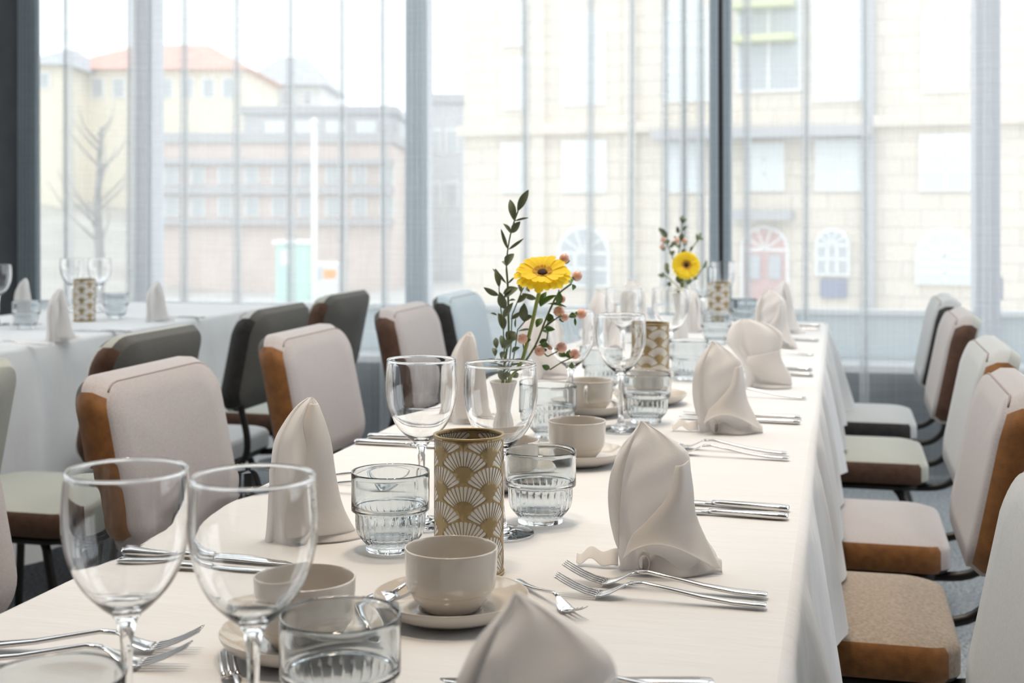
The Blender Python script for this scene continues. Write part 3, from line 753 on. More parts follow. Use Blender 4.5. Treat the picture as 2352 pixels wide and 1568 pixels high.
# ------------------------------------------------------------------ cups, saucers, vases
CP = {}
def cup_set(label, px, py, ang, spoon=None):
    p = P(px, py, TOP + .062); loc = Vector((p.x, p.y, TOP + .0006))
    if not CP:
        sp = [(0, .0030), (.040, .0030), (.0425, .0008), (.0465, .0008), (.052, .0030), (.062, .0075), (.0690, .0140), (.0712, .0190), (.0704, .0200), (.066, .0165), (.055, .0100), (.040, .0072), (.0300, .0068), (.0285, .0060), (.026, .0056), (0, .0056)]
        s = lathe('saucer', ring_profile(sp, 3), 64, M['china'])
        c = empty('coffee_cup')
        cp = [(0, .0018), (.0215, .0018), (.0230, 0), (.0262, 0), (.0290, .0035), (.0350, .0105), (.0378, .0155), (.0384, .0172), (.0398, .0180), (.0410, .0230), (.0419, .0340), (.0425, .0480), (.0427, .0545), (.0420, .0558), (.0410, .0550), (.0402, .0480), (.0392, .0300), (.0368, .0190), (.0310, .0110), (.020, .0068), (0, .0060)]
        lathe('cup_bowl', ring_profile(cp, 3), 64, M['china'], c)
        tube('handle', spline([(.0415, 0, .047), (.050, 0, .0485), (.0585, 0, .042), (.058, 0, .030), (.050, 0, .0215), (.0405, 0, .0205)], 5), [.0034] * 26, M['china'], c, 10)
        CP['s'], CP['c'] = s, c
    else:
        s = CP['s'].copy(); COL.objects.link(s); c = copy_tree(CP['c'])
    s.location = loc; c.location = loc + Vector((0, 0, .0066)); c.rotation_euler = (0, 0, ang)
    tag(c, 'ivory coffee cup ' + label, 'cup', 'ivory coffee cups'); tag(s, 'ivory saucer under the cup ' + label, 'saucer', 'ivory saucers')
    return loc
cupA = cup_set('in front of the brass candle holder', 1036, 1257, 1.9)
cupB = cup_set('right of the ribbed tumbler, beside the large napkin', 1325, 966, 1.4)
cupC = cup_set('with its handle turned to the camera', 1354, 873, -1.75)
cupD = cup_set('behind the small tumbler, below the second candle holder', 1493, 852, 1.2)
cupE = cup_set('behind the near foreground tumbler', 700, 1327, 2.2)
cupF = cup_set('mostly hidden behind the brass candle holder', 1166, 1010, 1.2)
VS = {}
def bud_vase(label, loc, sc=(1, 1, 1)):
    if not VS:
        pr = [(0, .002), (.019, .001), (.0215, .003), (.0215, .012), (.0195, .040), (.0158, .068), (.0124, .086), (.0110, .095), (.0122, .105), (.0172, .124), (.0218, .138), (.0205, .1385), (.0180, .130), (.0110, .105), (.0090, .095), (0, .080)]
        prof = [(p.x, p.y) for p in spline([(a, b, 0) for a, b in pr], 4)]
        o = lathe('bud_vase', prof, 64, M['vase'], None, lambda r, z, a: r * (1 + .018 * math.cos(16 * a))); VS['p'] = o
    else: o = VS['p'].copy(); COL.objects.link(o)
    o.location = loc; o.scale = sc; return tag(o, label, 'vase', 'white bud vases')
VD1, VD2 = 1.90, 3.62
v1 = Vector(((1158 - 1176) / FPX * VD1, VD1, TOP + .0006)); bud_vase('slender white fluted bud vase behind the near wine glasses', v1, (1.08, 1.08, .862))
v2 = Vector(((1563 - 1176) / FPX * VD2, VD2, TOP + .0006)); bud_vase('white bud vase holding the far gerbera', v2)

# ------------------------------------------------------------------ perforated brass candle holders
CR, CHH = .0352, .141
def fan_shell():
    rows, cols = 4, 8; pitch = CHH / 4; colw = 2 * PI * CR / cols
    petals = []
    for c in range(cols):
        for r in range(-1, rows + 1):
            cx = c * colw; cy = r * pitch + (pitch / 2 if c % 2 else 0) - .003
            np_ = 12
            for k in range(np_):
                a = math.radians(-62 + 124 * (k + .5) / np_); hw = math.radians(124 / np_ * .39)
                r1, r2 = .0122, .0272
                poly = []
                for rr, aa in ((r1, a - hw * .8), (r2 - .001, a - hw), (r2, a - hw * .5), (r2, a + hw * .5), (r2 - .001, a + hw), (r1, a + hw * .8)):
                    poly.append((cx + rr * math.sin(aa), cy + rr * math.cos(aa)))
                lo, hi = .005, CHH - .0040
                if min(p[1] for p in poly) > hi - .002 or max(p[1] for p in poly) < lo + .002: continue
                poly2 = []
                for i in range(len(poly)):                    # clip against the plain rims
                    poly2.append(poly[i])
                def clip(pl, inside, cut):
                    out = []
                    for i in range(len(pl)):
                        A, B = pl[i], pl[(i + 1) % len(pl)]
                        if inside(A): out.append(A)
                        if inside(A) != inside(B): out.append(cut(A, B))
                    return out
                def at(y): return lambda A, B: (A[0] + (B[0] - A[0]) * (y - A[1]) / (B[1] - A[1]), y)
                poly2 = clip(poly2, lambda q: q[1] <= hi, at(hi)); 
                if len(poly2) >= 3: poly2 = clip(poly2, lambda q: q[1] >= lo, at(lo))
                if len(poly2) >= 3: petals.append(poly2)
    Wd = 2 * PI * CR
    # work on a strip one period wide; wrap petals that cross the seam by adding both copies and clipping
    allp = []
    for p in petals:
        for sh in (-Wd, 0, Wd):
            q = [(x + sh, y) for x, y in p]
            if max(x for x, _ in q) > -.0001 and min(x for x, _ in q) < Wd + .0001: allp.append(q)
    def clipx(pl):
        for lo_, x in ((True, 0.0), (False, Wd)):
            out = []
            for i in range(len(pl)):
                A, B = pl[i], pl[(i + 1) % len(pl)]
                ia = A[0] >= x if lo_ else A[0] <= x; ib = B[0] >= x if lo_ else B[0] <= x
                if ia: out.append(A)
                if ia != ib: t = (x - A[0]) / (B[0] - A[0]); out.append((x, A[1] + (B[1] - A[1]) * t))
            pl = out
            if len(pl) < 3: return None
        return pl
    verts, edges, holes = [], [], []
    def addloop(pl):
        b = len(verts); verts.extend(Vector(q) for q in pl); edges.extend((b + i, b + (i + 1) % len(pl)) for i in range(len(pl)))
    nseg = 72
    addloop([(Wd * i / nseg, 0) for i in range(nseg)] + [(Wd, CHH * j / 10) for j in range(10)] + [(Wd - Wd * i / nseg, CHH) for i in range(nseg)] + [(0, CHH - CHH * j / 10) for j in range(10)])
    for q in allp:
        q = clipx(q)
        if q:
            area = abs(sum(q[i][0] * q[(i + 1) % len(q)][1] - q[(i + 1) % len(q)][0] * q[i][1] for i in range(len(q)))) / 2
            if area > 4e-7: holes.append(q); addloop(q)
    def inpoly(x, y, pl):
        c = False; j = len(pl) - 1
        for i in range(len(pl)):
            if (pl[i][1] > y) != (pl[j][1] > y) and x < (pl[j][0] - pl[i][0]) * (y - pl[i][1]) / (pl[j][1] - pl[i][1]) + pl[i][0]: c = not c
            j = i
        return c
    bb = [(min(x for x, _ in h), max(x for x, _ in h), min(y for _, y in h), max(y for _, y in h), h) for h in holes]
    def inhole(x, y):
        for a, b, c, d, h in bb:
            if a <= x <= b and c <= y <= d and inpoly(x, y, h): return True
        return False
    for i in range(1, nseg * 1):
        for j in range(1, 30):
            x, y = Wd * i / nseg + (.0005 if j % 2 else 0), CHH * j / 30
            if x < Wd - .0005 and not inhole(x, y): verts.append(Vector((x, y)))
    vo, eo, fo, *_ = geometry.delaunay_2d_cdt(verts, edges, [], 0, 1e-7)
    faces = []
    for f in fo:
        cx = sum(vo[i][0] for i in f) / len(f); cy = sum(vo[i][1] for i in f) / len(f)
        if -1e-6 < cx < Wd + 1e-6 and not inhole(cx, cy): faces.append(tuple(f))
    vs = [(CR * math.sin(v[0] / CR), -CR * math.cos(v[0] / CR), v[1]) for v in vo]
    return vs, faces
CH_ = {}
def candle_holder(label, px, py, rot):
    if not CH_:
        t = empty('candle_holder'); vs, fs = fan_shell()
        o = mesh('perforated_sleeve', vs, fs, M['gold'], t)
        bm = bmesh.new(); bm.from_mesh(o.data); bmesh.ops.remove_doubles(bm, verts=bm.verts, dist=2e-6)
        bmesh.ops.delete(bm, geom=[v for v in bm.verts if not v.link_faces], context='VERTS'); bmesh.ops.recalc_face_normals(bm, faces=bm.faces); bm.to_mesh(o.data); bm.free()
        mod(o, 'SOLIDIFY', thickness=.0009, offset=0)
        n = 72; lathe('white_liner', [(CR, .002), (CR, CHH - .002)], n, M['liner'], t)
        lathe('rim', [(CR - .0014, CHH - .001), (CR + .0013, CHH - .001), (CR + .0013, CHH + .0006), (CR, CHH + .0010), (CR - .0014, CHH + .0006), (CR - .0014, CHH - .001)], n, M['gold'], t)
        lathe('base_plate', [(0, .0), (CR + .0012, 0), (CR + .0012, .002), (0, .002)], n, M['gold'], t)
        lathe('tealight', [(0, .003), (.019, .003), (.0195, .018), (.0185, .018), (.0180, .014), (.002, .0142), (.001, .021), (0, .021)], 28, M['sill'], t)
        CH_['p'] = t
    else: t = copy_tree(CH_['p'])
    p = P(px, py, TOP + CHH); t.location = (p.x, p.y, TOP + .0006); t.rotation_euler = (0, 0, rot)
    return tag(t, label, 'candle holder', 'brass candle holders with fan cut-outs')
candle_holder('brass candle holder with fan cut-outs in front of the bud vase', 1077, 998, math.radians(-7))
candle_holder('second brass fan candle holder, in the middle of the table', 1497, 742, math.radians(20))
candle_holder('third brass fan candle holder, at the far end of the table', 1651, 648, math.radians(33))
candle_holder('brass fan candle holder on the far left table', 194, 641, math.radians(3))

# ------------------------------------------------------------------ cutlery
def blade_loft(name, stations, mat, parent, n=10, sq=.75):
    """stations: x, y centre, z centre, half width, half thickness"""
    vs, fs = [], []
    for (x, y, z, w, t) in stations:
        for k in range(n):
            a = 2 * PI * (k + .5) / n; ca, sa = math.cos(a), math.sin(a)
            vs.append((x, y + w * math.copysign(abs(ca) ** sq, ca), z + t * math.copysign(abs(sa) ** sq, sa)))
    m = len(stations)
    for i in range(m - 1):
        for k in range(n): k2 = (k + 1) % n; fs.append((i * n + k, (i + 1) * n + k, (i + 1) * n + k2, i * n + k2))
    fs.append(tuple(range(n))); fs.append(tuple(range((m - 1) * n, m * n))[::-1])
    return mesh(name, vs, fs, mat, parent)
def fork_proto(L, tines, hw):
    t = empty('fork' if tines == 4 else 'dessert_fork'); k = L / .20
    zc = spline([(.0, .0042, 0), (.03, .0046, 0), (.07, .0085, 0), (.11, .0155, 0), (.128, .0150, 0), (.143, .0075, 0), (.155, .0032, 0), (.166, .0040, 0), (.185, .0105, 0), (.2005, .0185, 0)], 4)
    ztab = [(p.x, p.y) for p in zc]
    def Z(x): return interp(ztab, x)[0]
    hnd = []
    for x, w, th in ((0, .0050, .0014), (.002, .0068, .0018), (.010, .0072, .0021), (.03, .0062, .0021), (.06, .0045, .0020), (.09, .0032, .0020), (.115, .0029, .0020), (.128, .0031, .0018)):
        hnd.append((x * k, 0, Z(x) * k, w * k * .95, th * k))
    blade_loft('handle', hnd, M['steel'], t, 10, .6)
    head = [(x * k, 0, Z(x) * k, w * k * hw, .0010 * k) for x, w in ((.126, .0031), (.132, .0042), (.139, .0080), (.146, .0108), (.154, .0120), (.1605, .0121))]
    hd = blade_loft('head', head, M['steel'], t, 10, .8)
    for q in range(tines):
        y = (q - (tines - 1) / 2) * .0240 / tines * hw * k * 1.02
        w = .0240 / tines * hw * .36
        blade_loft('tine', [(x * k, y * (1 - .08 * (x - .158) / .04), Z(x) * k, w * f * k, .0009 * k) for x, f in ((.158, 1), (.170, .9), (.182, .78), (.192, .62), (.199, .35), (.2005, .12))], M['steel'], hd, 6, .9)
    return t
def knife_proto():
    t = empty('table_knife')
    blade_loft('handle', [(x, 0, .0042, w, th) for x, w, th in ((0, .0060, .0026), (.002, .0082, .0036), (.012, .0086, .0041), (.05, .0072, .0038), (.085, .0056, .0032), (.095, .0052, .0028))], M['steel'], t, 10, .6)
    blade_loft('blade', [(x, y, .0034, w, th) for x, y, w, th in ((.094, 0, .0050, .0024), (.104, .0005, .0078, .0016), (.13, .0010, .0092, .0013), (.17, .0012, .0096, .0011), (.195, .0006, .0086, .0010), (.208, -.0020, .0052, .0009), (.213, -.0045, .0015, .0006))], M['steel'], t, 8, .9)
    return t
def spoon_proto():
    t = empty('teaspoon')
    blade_loft('handle', [(x, 0, z, w, th) for x, z, w, th in ((0, .0040, .0035, .0012), (.002, .0042, .0052, .0015), (.012, .0050, .0054, .0016), (.045, .0080, .0030, .0014), (.075, .0095, .0021, .0015), (.092, .0065, .0026, .0013))], M['steel'], t, 8, .7)
    def bowl(u, v):
        a = 2 * PI * u; r = v; w = .0135; l = .0215
        return (.092 + l + l * r * math.cos(a), w * r * math.sin(a) * (1 - .12 * math.cos(a)), .0012 + .0062 * r * r)
    o = grid('spoon_bowl', bowl, 24, 7, M['steel'], t, True); mod(o, 'SOLIDIFY', thickness=.0009, offset=1)
    return t
CUT = {}
def cutlery(kind, label, h, tip, ztip=None, dz=0.0, group=None, by_tip=False):
    """handle end and tip given by their pixels in the photograph"""
    mk = {'fork': lambda: fork_proto(.20, 4, 1.0), 'dessert_fork': lambda: fork_proto(.135, 3, 1.0), 'knife': knife_proto, 'spoon': spoon_proto}
    if kind not in CUT: CUT[kind] = mk[kind](); o = CUT[kind]
    else: o = copy_tree(CUT[kind])
    zt = {'fork': .018, 'dessert_fork': .013, 'knife': .003, 'spoon': .005}[kind] if ztip is None else ztip
    a = P(h[0], h[1], TOP + .004); b = P(tip[0], tip[1], TOP + zt); d = b - a
    if by_tip: a = b - Vector((d.x, d.y, 0)).normalized() * {'fork': .2005, 'dessert_fork': .135, 'knife': .213, 'spoon': .135}[kind]
    o.location = (a.x, a.y, TOP + .0002 + dz); o.rotation_euler = (0, 0, math.atan2(d.y, d.x))
    return tag(o, label, kind.replace('_', ' '), group or 'cutlery on the tables')
cutlery('fork', 'upper of the two forks in front of the large napkin', (1762, 1366), (1290, 1292))
cutlery('fork', 'lower of the two forks in front of the large napkin', (1760, 1390), (1278, 1320))
cutlery('knife', 'upper knife handle right of the large napkin', (1812, 1168), (1410, 1138))
cutlery('knife', 'lower knife handle right of the large napkin', (1810, 1186), (1398, 1160))
cutlery('fork', 'upper fork between the large napkin and the second napkin', (1808, 1041), (1504, 998))
cutlery('fork', 'lower fork between the large napkin and the second napkin', (1812, 1052), (1500, 1012))
cutlery('knife', 'upper knife handle right of the second napkin', (1840, 959), (1556, 946))
cutlery('knife', 'lower knife handle right of the second napkin', (1838, 969), (1548, 957))
cutlery('fork', 'fork lying in front of the third napkin', (1852, 913), (1598, 884))
cutlery('knife', 'knife lying just right of the third napkin', (1868, 861), (1660, 851))
cutlery('knife', 'second knife right of the third napkin, farther away', (1866, 848), (1664, 839))
cutlery('fork', 'fork lying in front of the fourth napkin', (1869, 814), (1670, 792))
cutlery('knife', 'knife lying right of the fourth napkin', (1880, 781), (1712, 775))
cutlery('fork', 'fork near the far end of the table', (1884, 756), (1722, 741))
cutlery('knife', 'knife closest to the far edge of the table', (1884, 748), (1730, 744))
cutlery('dessert_fork', 'dessert fork beside the saucer in front of the candle holder', (1186, 1329), (1330, 1388))
cutlery('fork', 'fork with raised tines at the left edge of the table', (-82, 1482), (450, 1444))
cutlery('fork', 'second fork at the left edge, behind the bottom left tumbler', (-120, 1512), (395, 1480))
cutlery('dessert_fork', 'three-tined dessert fork pointing away beside the left saucer', (575, 1660), (482, 1396))
cutlery('knife', 'upper knife between the two near wine glasses', (282, 1262), (640, 1290))
cutlery('knife', 'lower knife between the two near wine glasses', (270, 1288), (636, 1316))
cutlery('fork', 'upper utensil between the left napkin and the ribbed tumbler', (640, 1092), (985, 1096))
cutlery('fork', 'lower utensil between the left napkin and the ribbed tumbler', (634, 1112), (978, 1114))
cutlery('knife', 'knife on the left table edge behind the ribbed tumbler', (816, 1013), (1104, 1030))
cutlery('knife', 'second knife on the left table edge, farther away', (846, 1000), (1120, 1012))
cutlery('fork', 'fork left of the bud vase beyond the knives', (930, 940), (1180, 930))
cutlery('fork', 'fork sticking out from under the near bottom napkin', (1560, 1590), (1094, 1528), by_tip=True)
cutlery('knife', 'knife crossing under the near bottom napkin', (1640, 1572), (1066, 1566))
cutlery('knife', 'knife on the far left table in front of the candle holder', (300, 760), (150, 757))
cutlery('fork', 'fork on the far left table beside the napkin', (120, 790), (-30, 782))
cutlery('knife', 'knife at the right end of the far left table', (470, 728), (380, 727))
def spoon_on(label, cup, ang, r=.050):
    if 'spoon' not in CUT: CUT['spoon'] = spoon_proto(); o = CUT['spoon']
    else: o = copy_tree(CUT['spoon'])
    # bowl rests in the saucer well beside the cup, handle passes behind it
    c, s = math.cos(ang), math.sin(ang); off = Vector((-s, c, 0)) * r - Vector((c, s, 0)) * .075
    o.location = (cup.x + off.x, cup.y + off.y, TOP + .0125); o.rotation_euler = (0, .02, ang)
    return tag(o, label, 'teaspoon', 'teaspoons on the saucers')
spoon_on('teaspoon on the saucer in front of the candle holder', cupA, math.radians(-122), -.0525)
spoon_on('teaspoon on the left saucer behind the near tumbler', cupE, math.radians(-75), .0535)
spoon_on('teaspoon on the saucer of the cup with the visible handle', cupC, math.radians(-80), .0535)

# ------------------------------------------------------------------ folded napkins
def loft_sections(sec, n, zs, bfun, hollow=0.0):
    """sec: z, left, right, depth centre, half depth"""
    def f(u, v):
        z = zs[0] + (zs[1] - zs[0]) * v
        aL, aR, bc, bh = interp(sec, z); th = 2 * PI * u
        ca, sa = math.cos(th), math.sin(th)
        a = (aL + aR) / 2 + (aR - aL) / 2 * math.copysign(abs(ca) ** .8, ca); hol = hollow * max(0, 1 - z / .055) * max(0, sa)
        b = bc + bh * sa * (1 - hol)
        da, db = bfun(th, z, v)
        return Vector((a + da, -(b + db), z))
    return f
def smooth_sec(sec, n=6):
    cols = list(zip(*sec)); zs = cols[0]; out = []
    pts = spline([(s[0], s[1], s[2]) for s in sec], n); pts2 = spline([(s[0], s[3], s[4]) for s in sec], n)
    for p, q in zip(pts, pts2): out.append((p.x, p.y, p.z, q.y, q.z))
    return out
def patch(name, rows, nv, mat, parent, bulge=.006, curl=.0, lift=0.0):
    """rows: list of ((a,b,z) left end, (a,b,z) right end); local y is away from the camera"""
    L = spline([r[0] for r in rows], 5); R = spline([r[1] for r in rows], 5); m = len(L)
    def f(u, v):
        i = min(m - 1, int(round(v * (m - 1)))); p = L[i].lerp(R[i], u)
        b = p.y + bulge * math.sin(PI * u) + curl * math.exp(-u * 14)
        return Vector((p.x, -b, p.z + lift * math.sin(PI * min(1, u * 1.1)) ** .8 * v ** 5 * (1 - .5 * u)))
    return grid(name, f, nv, m, mat, parent)
NV = {}
def napkin_proto(kind):
    t = empty('folded_napkin')
    if kind == 'cowl':           # pointed cowl leaning left, wrapped front, foot running to the right
        sec = smooth_sec([(.000, -.046, .060, .004, .032), (.018, -.049, .054, .003, .031), (.036, -.051, .041, .002, .029), (.061, -.0556, .0315, 0, .028), (.0866, -.0566, .0293, 0, .026), (.110, -.0527, .0279, 0, .022), (.1217, -.0480, .0255, 0, .018), (.131, -.0425, .0152, 0, .013), (.143, -.0320, -.0030, 0, .007), (.1545, -.0246, -.0232, 0, .001)])
        def bf(th, z, v):
            g = math.exp(-((th - 4.05) / .20) ** 2); return (-.001 * g, 0) if False else (0, -.010 * math.exp(-((th - 2.15) / .16) ** 2) * (1 - v) - .006 * math.exp(-((th - 1.1) / .5) ** 2) * math.sin(v * PI) + .0016 * math.sin(5 * th + 9 * z * 20))
        o = grid('napkin_body', loft_sections(sec, 0, (0, .1543), bf, .75), 64, 40, M['napkin'], t, True)
        mod(o, 'SUBSURF', levels=1, render_levels=1)
        o = patch('front_wrap', [((.012, .022, .112), (.0262, .008, .116)), ((.004, .029, .082), (.0305, .010, .0880)), ((-.018, .034, .056), (.0335, .013, .061)), ((-.034, .037, .040), (.044, .018, .036)), ((-.043, .044, .016), (.060, .024, .006))], 22, M['napkin'], t, .012, .0, .030)
        mod(o, 'SOLIDIFY', thickness=.0012, offset=0); mod(o, 'SUBSURF', levels=1, render_levels=1)
        o = patch('left_flap', [((-.0330, .012, .142), (-.0275, .014, .147)), ((-.0520, .014, .112), (-.0395, .022, .114)), ((-.0585, .012, .085), (-.0440, .027, .086)), ((-.0575, .010, .055), (-.0460, .029, .055)), ((-.0520, .010, .030), (-.0465, .031, .024))], 10, M['napkin'], t, .004)
        mod(o, 'SOLIDIFY', thickness=.0010, offset=0); mod(o, 'SUBSURF', levels=1, render_levels=1)
        def hem(u, v):
            a = -.022 + .082 * u; return Vector((a, -(.030 + .016 * math.sin(PI * min(1, u * 1.15)) - .010 * u - .010 * v), .0012 + .013 * v * (1 - .4 * u) + .006 * math.sin(u * 9) * v))
        o = grid('folded_hem', hem, 28, 6, M['napkin'], t); mod(o, 'SOLIDIFY', thickness=.0014, offset=0)
        def roll(u, v):
            th = 2 * PI * u; return Vector((-.021 + .006 * math.cos(th), -(.024 + .014 * v), .0125 + .0115 * math.sin(th) * (1 - .2 * v)))
        o = grid('tucked_roll', roll, 18, 5, M['napkin'], t, True); mod(o, 'SOLIDIFY', thickness=.0010, offset=0)
        def tail(u, v):
            a = -.048 - .045 * u; return Vector((a, -(.004 - .014 * (v - .5) + .003 * math.sin(u * 6)), .002 + .016 * (1 - .45 * u) * v * (1 - .2 * u) + .0055 * (1 + math.sin(u * 11 + 1)) * u))
        o = grid('frilled_tail', tail, 26, 6, M['napkin'], t); mod(o, 'SOLIDIFY', thickness=.0010, offset=0); mod(o, 'SUBSURF', levels=1, render_levels=1)
    elif kind == 'fan':          # round-topped fan with a centre pleat
        sec = smooth_sec([(0, -.026, .052, 0, .026), (.02, -.022, .055, 0, .025), (.045, -.028, .043, 0, .022), (.065, -.040, .036, 0, .020), (.085, -.053, .040, 0, .018), (.105, -.052, .040, 0, .015), (.120, -.047, .026, 0, .010), (.130, -.040, .006, 0, .006), (.136, -.028, -.016, 0, .001)])
        bf = lambda th, z, v: (0, -.012 * math.exp(-((th - 1.9) / .13) ** 2) * (1 - v) - .007 * math.exp(-((th - .8) / .2) ** 2) * (1 - v) * 1.2 + .0015 * math.sin(6 * th))
        o = grid('napkin_body', loft_sections(sec, 0, (0, .1358), bf), 64, 36, M['napkin'], t, True); mod(o, 'SUBSURF', levels=1, render_levels=1)
        o = patch('front_wrap', [((-.018, .022, .062), (.036, .010, .075)), ((-.020, .028, .048), (.040, .015, .052)), ((-.012, .032, .036), (.053, .020, .022)), ((.002, .034, .018), (.056, .022, .006))], 18, M['napkin'], t, .008)
        mod(o, 'SOLIDIFY', thickness=.0012, offset=0); mod(o, 'SUBSURF', levels=1, render_levels=1)
        def hem(u, v): return Vector((-.008 + .062 * u, -(.026 + .016 * math.sin(PI * u) - .008 * v), .0012 + .010 * v * (1 - .3 * u)))
        o = grid('folded_hem', hem, 24, 5, M['napkin'], t); mod(o, 'SOLIDIFY', thickness=.0014, offset=0)
    else:                        # 'spire': tall rolled napkin with a curled tip
        sec = smooth_sec([(0, -.048, .046, 0, .034), (.02, -.045, .040, 0, .031), (.045, -.044, .030, 0, .027), (.08, -.044, .023, 0, .024), (.11, -.040, .018, 0, .021), (.130, -.030, .015, 0, .016), (.145, -.019, .012, 0, .011), (.153, -.010, .008, 0, .007), (.158, -.002, .003, 0, .001)])
        bf = lambda th, z, v: (0, -.018 * math.exp(-((th - 1.35) / .12) ** 2) * (1 - .6 * v) - .013 * math.exp(-((th - 2.35) / .13) ** 2) * (1 - .8 * v) + .006 * math.exp(-((th - 1.85) / .2) ** 2) + .0015 * math.sin(5 * th + 12 * v))
        o = grid('napkin_body', loft_sections(sec, 0, (0, .1578), bf), 64, 40, M['napkin'], t, True); mod(o, 'SUBSURF', levels=1, render_levels=1)
        o = patch('front_wrap', [((-.002, .009, .153), (.0082, .007, .152)), ((-.010, .020, .130), (.0165, .010, .131)), ((-.006, .027, .100), (.0235, .010, .105)), ((-.014, .031, .065), (.0285, .012, .070)), ((-.024, .036, .030), (.0360, .016, .036)), ((-.020, .040, .010), (.0500, .020, .008))], 16, M['napkin'], t, .007)
        mod(o, 'SOLIDIFY', thickness=.0012, offset=0); mod(o, 'SUBSURF', levels=1, render_levels=1)
        def hem(u, v): return Vector((-.012 + .080 * u, -(.034 + .012 * math.sin(PI * u) - .012 * v - .018 * u), .0012 + .022 * v * (1 - .75 * u) + .003 * math.sin(u * 8) * v))
        o = grid('folded_hem', hem, 28, 6, M['napkin'], t); mod(o, 'SOLIDIFY', thickness=.0012, offset=0); mod(o, 'SUBSURF', levels=1, render_levels=1)
    return t
def napkin(kind, label, px, py, h=1.0, rot=0.0, wide=1.0, flip=False):
    if kind not in NV: NV[kind] = napkin_proto(kind); o = NV[kind]
    else: o = copy_tree(NV[kind])
    p = P(px, py); o.location = (p.x, p.y, TOP + .0004)
    face = -math.atan2(p.x, p.y)
    o.rotation_euler = (0, 0, face + rot); o.scale = ((-wide if flip else wide) * h, h * wide, h)
    return tag(o, label, 'napkin', 'white folded napkins')
napkin('cowl', 'large pointed white napkin behind the two forks', 1525, 1302, .98)
napkin('cowl', 'white napkin standing behind the large pointed one', 1668, 990, .98, .1)
napkin('fan', 'round-topped white napkin, third from the camera on the right', 1742, 886, 1.04, 0, 1.2)
napkin('cowl', 'shaded napkin with a raised peak, fourth on the right', 1783, 798, 1.05, -.25, .92)
napkin('spire', 'napkin hidden behind the fourth one at the far right corner', 1800, 764, 1.0, .5)
napkin('spire', 'tall rolled white napkin left of the ribbed tumbler', 712, 1232, 1.0, .1, 1.0)
napkin('spire', 'rolled napkin between the two middle wine glasses', 1078, 968, 1.0, -.2, .85)
napkin('fan', 'napkin behind the coral berries and flower stems', 1248, 868, 1.0, .3)
napkin('cowl', 'purple-grey shaded napkin left of the far wine glasses', 1388, 806, 1.05, .6, .85)
napkin('cowl', 'shaded napkin behind the far wine glasses', 1462, 768, 1.08, .2, .85)
napkin('spire', 'shaded napkin between the second and third candle holders', 1592, 762, .8, .9)
napkin('cowl', 'big out-of-focus white napkin at the bottom of the picture', 1292, 2030, 1.03, -.1, 1.05)
napkin('spire', 'napkin at the near edge of the far left table', 138, 782, .94, .3, .90)
napkin('spire', 'napkin beside the cut-off glass on the far left table', 58, 746, .96, -.3, .85)
napkin('spire', 'single napkin at the right end of the far left table', 362, 738, .86, .2, .98)

# ------------------------------------------------------------------ flowers
def petal_mesh(L, w, tipdrop, cup):
    n, m = 12, 5; vs, fs = [], []
    for i in range(n):
        t = i / (n - 1); ww = w * (.34 + .66 * math.sin(min(1, t * 1.25) * PI / 2)) * (1 if t < .86 else math.sqrt(max(.05, 1 - ((t - .86) / .145) ** 2)))
        for j in range(m):
            u = j / (m - 1) * 2 - 1
            notch = -.03 * L * (1 - abs(u)) * (t > .95)
            vs.append((L * t + notch, ww * u, cup * t * (1 - t) * L * 1.2 - tipdrop * t * t * L + .10 * ww * u * u - .03 * ww * abs(math.sin(u * PI))))
    for i in range(n - 1):
        for j in range(m - 1): fs.append((i * m + j, (i + 1) * m + j, (i + 1) * m + j + 1, i * m + j + 1))
    me = bpy.data.meshes.new('petal'); me.from_pydata(vs, [], fs); me.update(); me.polygons.foreach_set('use_smooth', [True] * len(me.polygons)); me.materials.append(M['petal']); return me
PM = [petal_mesh(.0345, .0060, .10, .22), petal_mesh(.0300, .0052, -.06, .25), petal_mesh(.0095, .0012, -.25, .3)]
def gerbera(label, centre, normal, stem_pts, scale=1.0):
    g = empty('gerbera', centre); g.rotation_euler = Vector(normal).to_track_quat('Z', 'X').to_euler(); g.scale = (scale,) * 3
    tag(g, label, 'flower', 'yellow gerberas')
    rnd = random.Random(int(centre.y * 100))
    for ring, (n, me, tilt, r0) in enumerate(((21, PM[0], .02, .0035), (19, PM[1], .20, .0035), (26, PM[2], .22, .0045))):
        for k in range(n):
            a = 2 * PI * (k + .5 * (ring % 2)) / n + rnd.uniform(-.04, .04)
            p = obj('petal' if ring < 2 else 'inner_floret', me, None, g)
            p.location = (r0 * math.cos(a), r0 * math.sin(a), .0010 * ring); p.rotation_euler = (rnd.uniform(-.12, .12), -(tilt + rnd.uniform(-.07, .07)), a)
            if ring == 2: p.data = FLO
    lathe('flower_disc', [(0, .0052), (.003, .0058), (.0058, .0050), (.0068, .0030), (.0066, 0), (0, -.002)], 24, M['disc'], g)
    lathe('calyx', [(0, -.010), (.003, -.009), (.0062, -.004), (.0085, .0), (.006, .001)], 16, M['stem'], g)
    R = g.rotation_euler.to_matrix(); inv = R.transposed()
    loc = [(inv @ (Vector(q) - Vector(centre))) / scale for q in stem_pts]
    tube('stem', spline(loc, 6), .0026, M['stem'], g, 10)
    return g
FLO = PM[2].copy(); FLO.materials.clear(); FLO.materials.append(M['floret'])
